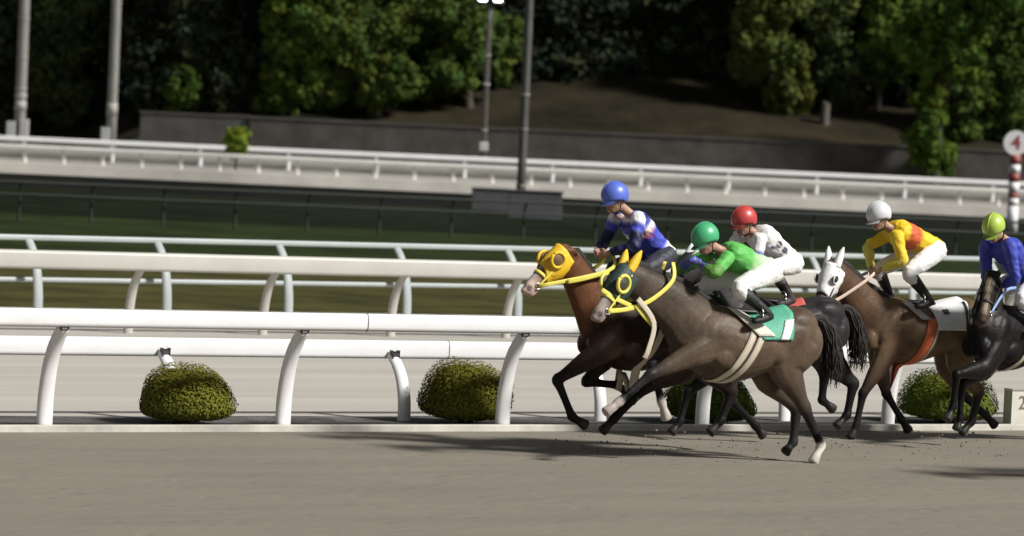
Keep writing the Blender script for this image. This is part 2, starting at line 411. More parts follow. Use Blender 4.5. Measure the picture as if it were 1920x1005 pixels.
box('coping', ((xl + xr) / 2, 0.28, 3.37), ((xr - xl) / 2 + 0.05, 0.36, 0.07), mat('grey_coping', (0.06, 0.056, 0.05), 0.95, 0.2, 0.6), r2, bev=0.02)

def hill():
    bm = bmesh.new(); nx, ny = 90, 50; g = []
    r2 = random.Random(3)
    ph = [(r2.uniform(0.03, 0.25), r2.uniform(0, 6), r2.uniform(0.03, 0.25), r2.uniform(0, 6), r2.uniform(0.2, 0.8)) for _ in range(8)]
    for j in range(ny + 1):
        v = j / ny; y = WY + 1.2 + 230 * v ** 1.4; row = []
        for i in range(nx + 1):
            x = -140 + 280 * i / nx; d = y - WY - 1.2
            left = 1 / (1 + math.exp((x - at(225, 200, WY).x) / 1.2))
            h = 3.35 + 0.26 * d + 0.0022 * d * d
            h += sum(a * math.sin(f1 * x + p1) * math.sin(f2 * y + p2) for f1, p1, f2, p2, a in ph) * min(1, d / 40)
            h = h * (1 - left) + left * (0.45 + 0.22 * d) if d < 14 else h - 2.9 * left
            row.append(bm.verts.new((x, y, h)))
        g.append(row)
    for j in range(ny):
        for i in range(nx): bm.faces.new((g[j][i], g[j][i + 1], g[j + 1][i + 1], g[j + 1][i]))
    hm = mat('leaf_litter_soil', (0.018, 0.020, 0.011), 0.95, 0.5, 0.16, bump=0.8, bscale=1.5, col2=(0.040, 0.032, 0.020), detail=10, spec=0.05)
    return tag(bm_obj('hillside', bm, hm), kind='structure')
hill()

# ------------------------------------------------------------------ trees and bushes
def leaf_mat(name, c, c2):
    M = mat(name, c, 0.85, 0.1, 0.8, attr='tint', spec=0.02); return M
leafm = leaf_mat('foliage', (1, 1, 1), None)
bark = mat('tree_bark', (0.05, 0.042, 0.032), 0.9, 0.3, 2.0, bump=0.6, stretch=(4, 4, 1))

def leaf_cloud(name, lobes, n_per, size, col, parent, squash=1.0, seed=0, dark=0.45, droop=0.0, clump=0.35, fill=0.6):
    """leaf faces scattered in clumps through the lobes; lobes: (centre, (rx, ry, rz))"""
    r = random.Random(seed); verts = []; faces = []; cols = []
    for c, rad in lobes:
        nc = max(6, int(n_per[0])); 
        for k in range(nc):
            while True:
                q = Vector((r.uniform(-1, 1), r.uniform(-1, 1), r.uniform(-1, 1)))
                if fill < q.length < 1: break
            cc = Vector(c) + Vector((q.x * rad[0], q.y * rad[1], q.z * rad[2]))
            cr = clump * r.uniform(0.6, 1.35) * min(rad)
            f = r.uniform(0.7, 1.3); hue = r.uniform(-0.18, 0.18)
            ccol = (col[0] * f * (1 + hue), col[1] * f, col[2] * f * (1 - hue))
            for i in range(int(n_per[1])):
                d = Vector((r.gauss(0, 1), r.gauss(0, 1), r.gauss(0, 1)))
                if d.length < 1e-3: continue
                d.normalize(); rr = cr * r.random() ** 0.45
                p = cc + Vector((d.x * rr, d.y * rr, d.z * rr * squash))
                nrm = (d + Vector((r.uniform(-1, 1), r.uniform(-1, 1), r.uniform(-0.6, 1))) * 0.8).normalized()
                a = nrm.orthogonal().normalized(); a.rotate(Matrix.Rotation(r.uniform(0, 6.28), 3, nrm)); b = nrm.cross(a)
                s = size * r.uniform(0.6, 1.4); i0 = len(verts)
                verts += [p - a * s, p - b * s * 0.5 + nrm * s * 0.12, p + a * s, p + b * s * 0.5 + nrm * s * 0.12]
                faces.append((i0, i0 + 1, i0 + 2, i0 + 3)); g = r.uniform(0.8, 1.2)
                cols += [ccol[0] * g, ccol[1] * g, ccol[2] * g, 1] * 4
    me = bpy.data.meshes.new(name); me.from_pydata([tuple(v) for v in verts], [], faces)
    ca = me.color_attributes.new('tint', 'FLOAT_COLOR', 'POINT'); ca.data.foreach_set('color', cols)
    return link(name, me, leafm, parent)

def hill_h(x, y):
    if y < WY: return FT
    d = y - WY - 1.2; left = 1 / (1 + math.exp((x - at(225, 200, WY).x) / 1.2)); h = 3.35 + 0.26 * d + 0.0022 * d * d
    return (h * (1 - left) + left * (0.45 + 0.22 * d)) if d < 14 else h - 2.9 * left

def hill_Y(px, py, lo=232.5, hi=300):
    for _ in range(40):
        mid = (lo + hi) / 2; a = at(px, py, mid)
        if a.z > hill_h(a.x, mid): lo = mid
        else: hi = mid
    return lo
def tree(label, px_trunk, Y, lobes_px, col, group, seed, leaf=0.20, n=(46, 105), trunk_r=0.22, name='tree', cat='tree', clump=0.40, fill=0.45):
    """lobes_px: (x, y, rx, ry) as seen, converted to metres at the tree's own distance"""
    if isinstance(Y, str): Y = hill_Y(px_trunk, float(Y))
    sc = F / Y; base = at(px_trunk, 300, Y); base.z = hill_h(base.x, Y) - 0.15
    root = empty(name, base); tag(root, label, cat, group)
    r = random.Random(seed); L = []
    for x, y, rx, ry in lobes_px:
        p = at(x, y, Y + r.uniform(-1.2, 1.2)) - base; ax, az = 1.12 * rx / sc, 1.12 * ry / sc
        L.append((p, (ax, (ax + az) * 0.5, az)))
    top = max(l[0].z for l in L)
    S = Shape(); c0 = sum((l[0] for l in L), Vector()) / len(L)
    S.loft([((0, 0, -0.3), trunk_r * 1.5, trunk_r * 1.5), ((c0.x * 0.1, 0, 0.6), trunk_r, trunk_r), ((c0.x * 0.4, c0.y * 0.4, max(top * 0.5, 1.2)), trunk_r * 0.75, trunk_r * 0.75), ((c0.x, c0.y, max(top, 1.5)), 0.04, 0.04)], lat=(1, 0, 0), seg=8)
    for p, rad in L:
        st = Vector((c0.x * 0.3, c0.y * 0.3, min(max(p.z * 0.5, 0.5), top * 0.5)))
        S.loft([(st, trunk_r * 0.5, trunk_r * 0.5), ((st + p) / 2 + Vector((0, 0, 0.2)), trunk_r * 0.3, trunk_r * 0.3), (p, 0.03, 0.03)], lat=(1, 0, 0.3), seg=6, sub=3)
    S.done('trunk', bark, root)
    leaf_cloud('crown', L, n, leaf, col, root, seed=seed, clump=clump, fill=fill)
    return root
G1 = (0.068, 0.105, 0.020); G2 = (0.062, 0.092, 0.021); G3 = (0.054, 0.074, 0.025); DK = (0.036, 0.047, 0.027); OL = (0.085, 0.098, 0.024)  # DK: lack of light deep in the woods is put into the leaf colour
woods = 'trees on the hillside behind the wall'
tree('dim green tree between the two left lamp posts', 120, '238', [(110, 60, 55, 70), (150, 30, 50, 60), (95, 150, 50, 50), (130, 195, 45, 40), (90, -20, 60, 50)], G3, woods, 11)
tree('small bright green round shrub on top of the paler low wall', 342, 235.2, [(342, 165, 30, 34), (338, 195, 28, 24), (348, 140, 22, 22)], G1, woods, 12, leaf=0.16, n=(22, 80), trunk_r=0.1, name='shrub', cat='shrub')
tree('tall bright green tree, first of the lit clump left of centre', 545, '216', [(545, 30, 45, 60), (525, 110, 35, 55), (565, 150, 45, 40), (520, 185, 40, 32), (590, 60, 45, 50), (555, -50, 60, 50)], G1, woods, 13)
tree('broad leafy tree with a short pale trunk above the wall, middle of the lit clump', 705, '218', [(660, 50, 50, 55), (725, 30, 55, 50), (690, 110, 55, 40), (635, 140, 40, 35), (735, 150, 45, 35), (640, -30, 60, 50), (620, 185, 40, 25), (780, -10, 50, 40), (705, 180, 30, 25)], G2, woods, 14, trunk_r=0.4)
tree('rounded green tree beside the slim lamp post with the lit lamp', 876, '200', [(815, 70, 45, 45), (850, 130, 50, 40), (800, 150, 40, 35), (880, 60, 40, 45), (935, 90, 40, 60), (840, 0, 55, 45)], G2, woods, 15, trunk_r=0.3)
tree('olive green tree leaning left at the edge of the bare brown slope', 1480, '212', [(1420, 60, 40, 55), (1405, 115, 30, 35), (1450, 10, 50, 45), (1470, 110, 40, 60), (1480, 185, 40, 35), (1440, -50, 60, 40)], OL, woods, 16)
tree('dark narrow tree between the olive tree and the bright right tree', 1555, '205', [(1550, 40, 45, 60), (1560, 120, 45, 50), (1570, 180, 40, 35)], G3, woods, 17)
tree('small hanging bright tree clump above the dark gap, right of centre', 1640, '198', [(1640, -20, 45, 45), (1690, 20, 40, 45), (1640, 50, 28, 45), (1640, 95, 35, 35), (1655, 130, 38, 26), (1680, 95, 35, 30)], G1, woods, 18, n=(24, 80))
tree('large bright green tree with a hanging column of leaves down to the rail', 1755, 229, [(1750, 60, 60, 55), (1740, 110, 45, 40), (1800, 40, 55, 50), (1745, 200, 30, 45), (1738, 260, 32, 50), (1765, 300, 26, 28), (1800, 110, 40, 35), (1860, -10, 60, 45)], (0.064, 0.104, 0.019), woods, 19, n=(30, 95))
tree('spreading green tree at the right edge behind the striped marker post', 1870, '258', [(1850, 120, 55, 50), (1900, 10, 60, 55), (1830, -10, 55, 45), (1900, 70, 55, 55), (1830, 185, 40, 35), (1905, 160, 45, 50), (1850, 40, 45, 40), (1850, 235, 45, 40), (1910, 240, 45, 45), (1800, 250, 30, 40)], G2, woods, 20)
darkwoods = 'unlit dark trees deep in the woods'
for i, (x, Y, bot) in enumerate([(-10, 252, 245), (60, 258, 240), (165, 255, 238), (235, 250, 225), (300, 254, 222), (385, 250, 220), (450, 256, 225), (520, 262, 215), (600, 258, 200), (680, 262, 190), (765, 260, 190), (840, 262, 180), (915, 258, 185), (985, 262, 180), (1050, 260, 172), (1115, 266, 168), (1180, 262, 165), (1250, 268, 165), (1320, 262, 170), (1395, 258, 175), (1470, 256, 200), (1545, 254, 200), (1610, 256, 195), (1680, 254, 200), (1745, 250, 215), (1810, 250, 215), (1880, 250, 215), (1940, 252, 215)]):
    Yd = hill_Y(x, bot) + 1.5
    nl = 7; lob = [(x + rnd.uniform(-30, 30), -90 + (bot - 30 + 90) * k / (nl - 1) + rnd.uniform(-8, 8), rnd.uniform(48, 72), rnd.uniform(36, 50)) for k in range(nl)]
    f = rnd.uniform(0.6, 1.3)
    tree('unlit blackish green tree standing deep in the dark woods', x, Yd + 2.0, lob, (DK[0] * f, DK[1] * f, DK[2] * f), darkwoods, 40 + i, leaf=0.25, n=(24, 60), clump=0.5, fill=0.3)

def bush(label, px, d, w, h, seed, group, col=(0.128, 0.136, 0.022)):
    s = s_at(px, d); p = tr(s, d, 0.0)
    root = empty('clipped_bush', p); tag(root, label, 'bush', group)
    r = random.Random(seed); verts = []; faces = []; cols = []
    lump = [(Vector((r.uniform(-1, 1), r.uniform(-1, 1), r.uniform(-0.3, 1))).normalized(), r.uniform(-0.13, 0.10)) for _ in range(16)]
    for i in range(20000):
        dv = Vector((r.gauss(0, 1), r.gauss(0, 1), r.gauss(0.1, 0.9))).normalized()
        k = 1 + sum(a * max(0, dv.dot(q)) ** 6 for q, a in lump); rr = k * ((r.uniform(0.84, 1.0) if r.random() < .72 else r.uniform(0.45, 0.84)) + (r.uniform(0, .07) if r.random() < .04 else 0))
        z = 0.30 * h + dv.z * rr * (0.70 * h if dv.z > 0 else 0.24 * h)
        hor = math.hypot(dv.x, dv.y); ex = hor ** -0.22 if hor > .05 else 1.0
        if dv.z < 0: ex *= 0.97
        q = Vector((dv.x * rr * w * 0.5 * ex, dv.y * rr * w * 0.46 * ex, z))
        nrm = (dv + Vector((r.uniform(-1, 1), r.uniform(-1, 1), r.uniform(-0.5, 1))) * 0.42).normalized()
        a = nrm.orthogonal().normalized(); a.rotate(Matrix.Rotation(r.uniform(0, 6.28), 3, nrm)); b = nrm.cross(a)
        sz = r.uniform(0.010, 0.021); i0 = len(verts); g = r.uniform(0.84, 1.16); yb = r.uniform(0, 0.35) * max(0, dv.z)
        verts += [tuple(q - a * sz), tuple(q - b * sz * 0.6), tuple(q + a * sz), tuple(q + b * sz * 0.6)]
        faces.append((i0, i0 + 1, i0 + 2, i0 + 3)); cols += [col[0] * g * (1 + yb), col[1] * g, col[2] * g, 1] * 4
    st = len(verts); nu, nv = 26, 14                                  # dense inner growth behind the outer leaves
    for a in range(nv + 1):
        for c in range(nu):
            th, ph = math.pi * a / nv, 2 * math.pi * c / nu; dv = Vector((math.sin(th) * math.cos(ph), math.sin(th) * math.sin(ph), math.cos(th)))
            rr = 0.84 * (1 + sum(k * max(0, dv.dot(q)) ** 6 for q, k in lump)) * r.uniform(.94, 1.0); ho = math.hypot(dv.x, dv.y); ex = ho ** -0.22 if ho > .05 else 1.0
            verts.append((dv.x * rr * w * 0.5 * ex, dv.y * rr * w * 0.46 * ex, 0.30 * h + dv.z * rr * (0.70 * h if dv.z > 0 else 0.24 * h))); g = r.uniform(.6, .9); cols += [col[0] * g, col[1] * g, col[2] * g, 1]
    for a in range(nv):
        for c in range(nu): faces.append((st + a * nu + c, st + (a + 1) * nu + c, st + (a + 1) * nu + (c + 1) % nu, st + a * nu + (c + 1) % nu))
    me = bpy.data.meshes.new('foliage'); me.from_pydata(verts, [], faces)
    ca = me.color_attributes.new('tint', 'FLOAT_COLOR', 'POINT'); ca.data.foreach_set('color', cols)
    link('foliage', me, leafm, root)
    S = Shape()
    for k in range(7):
        a = k * 0.9 + r.uniform(-.2, .2); q = Vector((math.cos(a) * w * 0.3, math.sin(a) * w * 0.28, h * r.uniform(0.4, 0.7)))
        S.loft([((q.x * 0.1, q.y * 0.1, -0.03), 0.022, 0.022), (q * 0.5, 0.014, 0.014), (q, 0.005, 0.005)], lat=(1, 0, 0.2), seg=6, sub=3)
    S.done('stem', bark, root); return root
bg_ = 'clipped bushes between the two white rails'
bush('low domed bush, leftmost of the row, standing clear in front of the sand', 342, 0.78, 1.14, 0.64, 1, bg_)
bush('low domed bush just ahead of the yellow hooded leader, partly behind a white post', 872, 0.78, 1.06, 0.67, 2, bg_)
bush('dark low bush seen between the legs of the green capped rider\'s horse', 1330, 0.78, 1.12, 0.60, 3, bg_, (0.06, 0.085, 0.016))  # darker leaf colour paints the shadow this bush lies in
bush('yellow green low bush behind the black horse\'s forelegs at the right', 1775, 0.78, 1.18, 0.66, 4, bg_, (0.11, 0.15, 0.024))
# small round bush on the far straight
pb = at(443, 286, 181); pb.z = FT
fb = empty('clipped_bush', pb); tag(fb, 'small barrel shaped green bush alone on the far rail, left of centre', 'bush')
leaf_cloud('foliage', [((0, 0, 1.35), (0.56, 0.5, 0.50)), ((0, 0, 0.95), (0.46, 0.4, 0.45)), ((0.03, 0, 1.72), (0.58, 0.5, 0.36))], (40, 60), 0.07, (0.17, 0.24, 0.03), fb, seed=77, clump=0.4, fill=0.3)
S = Shape(); S.loft([((0, 0, -0.05), 0.06, 0.06), ((0, 0, 0.6), 0.05, 0.05), ((0, 0, 1.2), 0.02, 0.02)], lat=(1, 0, 0), seg=8); S.done('stem', bark, fb)

# ------------------------------------------------------------------ lamp posts and other far furniture
def lamp_post(label, px, Y, zbase, r0, r1, h, material, bands, boxes, lit=None):
    p = at(px, 260, Y); p.z = zbase; root = empty('lamp_post', p); tag(root, label, 'lamp post', 'floodlight posts along the far straight')
    S = Shape(); S.loft([((0, 0, 0), r0, r0), ((0, 0, h * 0.5), (r0 + r1) / 2, (r0 + r1) / 2), ((0, 0, h), r1, r1)], lat=(1, 0, 0), seg=14, sub=3); S.done('pole', material, root)
    for zb, hb, mm in bands:
        rr = r0 + (r1 - r0) * zb / h + 0.025; S = Shape(); S.loft([((0, 0, zb), rr, rr), ((0, 0, zb + hb), rr, rr)], lat=(1, 0, 0), seg=14, sub=1); S.done('band', mm, root)
    for x, z, hx, hz in boxes: box('cabinet', (x, -0.28, z), (hx, 0.18, hz), box_mat, root, bev=0.05)
    S = Shape(); S.loft([((-0.75 if lit else -1.3, 0, h), 0.06, 0.06), ((0.75 if lit else 1.3, 0, h), 0.06, 0.06)], lat=(0, 1, 0), seg=8, sub=1); S.done('crossarm', material, root)
    for k in ((-0.42, 0.42) if lit else (-1.0, -0.35, 0.35, 1.0)):
        bm = bmesh.new(); box_bm(bm, (k, -0.15, h + 0.25), (0.25, 0.18, 0.2), None, 0.04); hd = bm_obj('lamp_head', bm, dark_metal, root, smooth=False)
        box('lens', (k, -0.345, h + 0.24), (0.21, 0.012, 0.16), lit or goggle_mat, hd, bev=0.006)
    return root
pale_band = mat('pale_band', (0.30, 0.285, 0.26), 0.6, 0.1, 2); 
lamp_post('tall grey lamp post at far left with cabinets at its foot', 36, 200, 1.25, 0.30, 0.26, 17, pole_mat,
          [(2.3, 0.5, pale_band), (3.1, 0.12, pale_band), (3.4, 0.1, pale_band), (5.1, 0.06, pale_band), (7.2, 0.05, pale_band), (2.95, 0.15, pale_band)], [(-0.42, 1.15, 0.24, 0.55), (0.28, 1.25, 0.24, 0.6)])
lamp_post('tall grey lamp post, second from the left, one white cabinet at its foot', 208, 203, 1.4, 0.28, 0.24, 18, pole_mat,
          [(2.1, 0.7, pale_band), (8.2, 0.06, pale_band)], [(-0.28, 0.95, 0.24, 0.5)])
lamp_lit = mat('lit_lamp_glass', (0.9, 0.9, 0.9), 0.3, 0.02, 3, emit=(0.9, 0.92, 1.0, 6.0))
lp = lamp_post('slim brownish post carrying a lit lamp, beside the dark centre post', 908, 205, 1.1, 0.16, 0.14, 9.5, pole_dark,
          [(2.5, 0.06, pale_band), (5.0, 0.08, pale_band), (6.6, 0.05, pale_band)], [(0.0, 1.62, 0.24, 0.24)], lamp_lit)
lamp_post('dark brown lamp post in front of the far rails, rising from concrete blocks', 981, 165, 0.0, 0.20, 0.17, 16, pole_centre,
          [(3.6, 0.06, pale_band), (5.1, 0.08, pale_band), (0.9, 0.3, pole_centre)], [])
sl = bpy.data.lights.new('lamp_glow', 'SPOT'); sl.energy = 2500; sl.spot_size = R(110); sl.spot_blend = 0.6; sl.shadow_soft_size = 0.5
slo = bpy.data.objects.new('lamp_glow', sl); scn.collection.objects.link(slo); q = at(908, -8, 204.5); slo.location = (q.x, 204.3, q.z - 0.05)
slo.rotation_euler = Vector((0, 0.6, 0.8)).to_track_quat('Z', 'Y').to_euler()
cbg = 'concrete blocks at the foot of the centre lamp post'
for (xa, xb, ya, yb, Y, lb) in ((885, 958, 354, 408, 163.5, 'low dim concrete block, left one at the foot of the dark centre lamp post'), (955, 1052, 358, 430, 150, 'larger dim concrete block in the grass, right of the other block')):
    a = at(xa, ya, Y); b = at(xb, yb, Y); o = empty('concrete_block', ((a.x + b.x) / 2, Y, 0)); tag(o, lb, 'block', cbg)
    h = max(a.z, 0.8); w = (b.x - a.x) / 2
    box('block_body', (0, 0.5, h / 2 - 0.05), (w, 0.5, h / 2 + 0.05), conc_dark, o, bev=0.03)
    box('block_cap', (0, 0.5, h + 0.035), (w + 0.05, 0.55, 0.03), mat('block_cap', (0.10, 0.10, 0.10), 0.9, 0.2, 2), o, bev=0.015)
# short post on the slope
p = at(1545, 245, 238); p.z = hill_h(p.x, 238) - 0.1
sp = Shape(); sp.loft([((0, 0, 0), 0.40, 0.36), ((0, 0, 0.8), 0.34, 0.30), ((0.05, 0, 1.5), 0.30, 0.28), ((0.08, 0, 1.62), 0.22, 0.2)], lat=(1, 0, 0), seg=10); o = sp.done('tree_stump', mat('weathered_stump', (0.09, 0.08, 0.065), 0.9, 0.3, 3, bump=0.5))
o.location = p; tag(o, 'short grey stump on the bare slope above the stone wall', 'stump')
# striped marker post with a number disc
MY = 168.0
q = at(1905, 268, MY); root = empty('marker_post', (q.x, MY, 0.0)); tag(root, 'red and white striped marker post topped by a white number disc', 'marker')
red_paint = mat('red_marker_paint', (0.30, 0.075, 0.06), 0.5, 0.15, 4)
zt = q.z; z = 0.0; k = 0
edges = [0.0] + [at(1905, yy, MY).z for yy in (386, 372, 362, 342, 325, 309, 291)] 
for i in range(len(edges) - 1):
    S = Shape(); S.loft([((0, 0, edges[i]), 0.25, 0.25), ((0, 0, edges[i + 1]), 0.25, 0.25)], lat=(1, 0, 0), seg=14, sub=1); S.done('stripe', red_paint if i in (2, 4, 6) else white_paint, root)
bm = bmesh.new(); ret = bmesh.ops.create_cone(bm, segments=36, radius1=0.56, radius2=0.56, depth=0.14, cap_ends=True); bmesh.ops.rotate(bm, verts=bm.verts, cent=(0, 0, 0), matrix=Matrix.Rotation(R(90), 3, 'X')); bmesh.ops.translate(bm, verts=bm.verts, vec=(0, 0, zt)); dsk = bm_obj('disc', bm, white_paint, root, smooth=False)
text_mesh('number', '4', 0.85, 0.006, red_paint, dsk, Matrix.Translation((0, -0.08, zt)) @ Matrix.Rotation(R(90), 4, 'X'), bold=0.02)
# white marker box by the kerb at the far right
s = s_at(1908, 0.25); root = empty('marker_box', tr(s, 0.25, 0)); tag(root, 'small white marker box beside the kerb at the right edge, dark figure on it', 'marker')
v = (T, N, Vector((0, 0, 1)))
box('box_body', (0, 0, 0.22), (0.16, 0.06, 0.22), plain('marker_white', (0.60, 0.57, 0.50)), root, ax=v, bev=0.015)
Mx = Matrix((T, Vector((0, 0, 1)), N)).transposed().to_4x4(); Mx.translation = N * 0.064 + Vector((0, 0, 0.29))
text_mesh('number', '2', 0.22, 0.003, plain('faded_brown_ink', (0.16, 0.14, 0.10)), root, Mx)
# ------------------------------------------------------------------ horses and riders
BASE_ANG = math.atan2(-T.y, -T.x)
class Frame:
    def __init__(s, px, Y, turn=0.0):
        q = at(px, 600, Y); s.O = Vector((q.x, q.y, 0)); s.rz = BASE_ANG + R(turn)
        s.f = Vector((math.cos(s.rz), math.sin(s.rz), 0)); s.l = Vector((-s.f.y, s.f.x, 0))
    def loc(s, w): d = w - s.O; return Vector((d.dot(s.f), d.dot(s.l), d.z))
    def P(s, px, py, y=0.0): return s.loc(on_plane(px, py, s.O + s.l * y, s.l))

def lerp(a, b, t): return a + (b - a) * t
def mixc(a, b, t): return tuple(x + (y - x) * t for x, y in zip(a, b))
UP = Vector((0, 0, 1)); LEFT = Vector((0, 1, 0))

TRUNK = [(-0.80, 1.24, .08, .07), (-0.73, 1.24, .20, .16), (-0.58, 1.26, .275, .255), (-0.33, 1.23, .27, .275), (-0.08, 1.16, .285, .29),
         (0.16, 1.13, .325, .285), (0.36, 1.17, .355, .25), (0.52, 1.18, .325, .225), (0.66, 1.16, .245, .19), (0.76, 1.15, .15, .13), (0.80, 1.15, .05, .05)]

def wrap(bvh, fn, nu, nv, name, material, parent, off=0.014, thick=0.008, rmax=0.6, closed=False, lim=2.5):
    """cloth or strap laid on the body: fn(u, v) gives (centre, direction); the body is met from outside along it"""
    bm = bmesh.new(); G = []
    for i in range(nu + 1):
        row = []
        for j in range(nv + (0 if closed else 1)):
            c, d = fn(i / nu, j / nv); d = d.normalized()
            hit = bvh.ray_cast(c + d * rmax, -d, rmax)[0]
            row.append([c, d, (hit - c).length if hit else None])
        ok = sorted(q[2] for q in row if q[2] is not None); med = ok[len(ok) // 2] if ok else .08
        for q in row:
            q[2] = min(q[2], med * lim) if q[2] is not None else None
        k = len(row)
        for j, q in enumerate(row):
            if q[2] is None:
                nb = [row[(j + e) % k][2] for e in range(-6, 7) if row[(j + e) % k][2] is not None]; q.append(sum(nb) / len(nb) if nb else med)
            else: q.append(q[2])
        G.append(row)
    k = len(G[0])
    D = [[q[3] for q in row] for row in G]
    for it in range(2):
        D = [[max(D[i][j], (D[i][j] * 2 + D[max(i - 1, 0)][j] + D[min(i + 1, nu)][j] + D[i][(j + 1) % k if closed else min(j + 1, k - 1)] + D[i][(j - 1) % k if closed else max(j - 1, 0)]) / 6) for j in range(k)] for i in range(nu + 1)]
    G = [[bm.verts.new(q[0] + q[1] * (D[i][j] + off)) for j, q in enumerate(row)] for i, row in enumerate(G)]
    for i in range(nu):
        for j in range(k if closed else k - 1):
            bm.faces.new((G[i][j], G[i][(j + 1) % k], G[i + 1][(j + 1) % k], G[i + 1][j]))
    bmesh.ops.recalc_face_normals(bm, faces=bm.faces)
    bmesh.ops.solidify(bm, geom=list(bm.faces), thickness=thick)
    return bm_obj(name, bm, material, parent)

def strap(pts, w, name, material, parent, th=0.005, lat=(0, 1, 0)):
    S = Shape(); S.loft([(p, w, th) for p in pts], lat, 10, 5, 0.7); return S.done(name, material, parent)

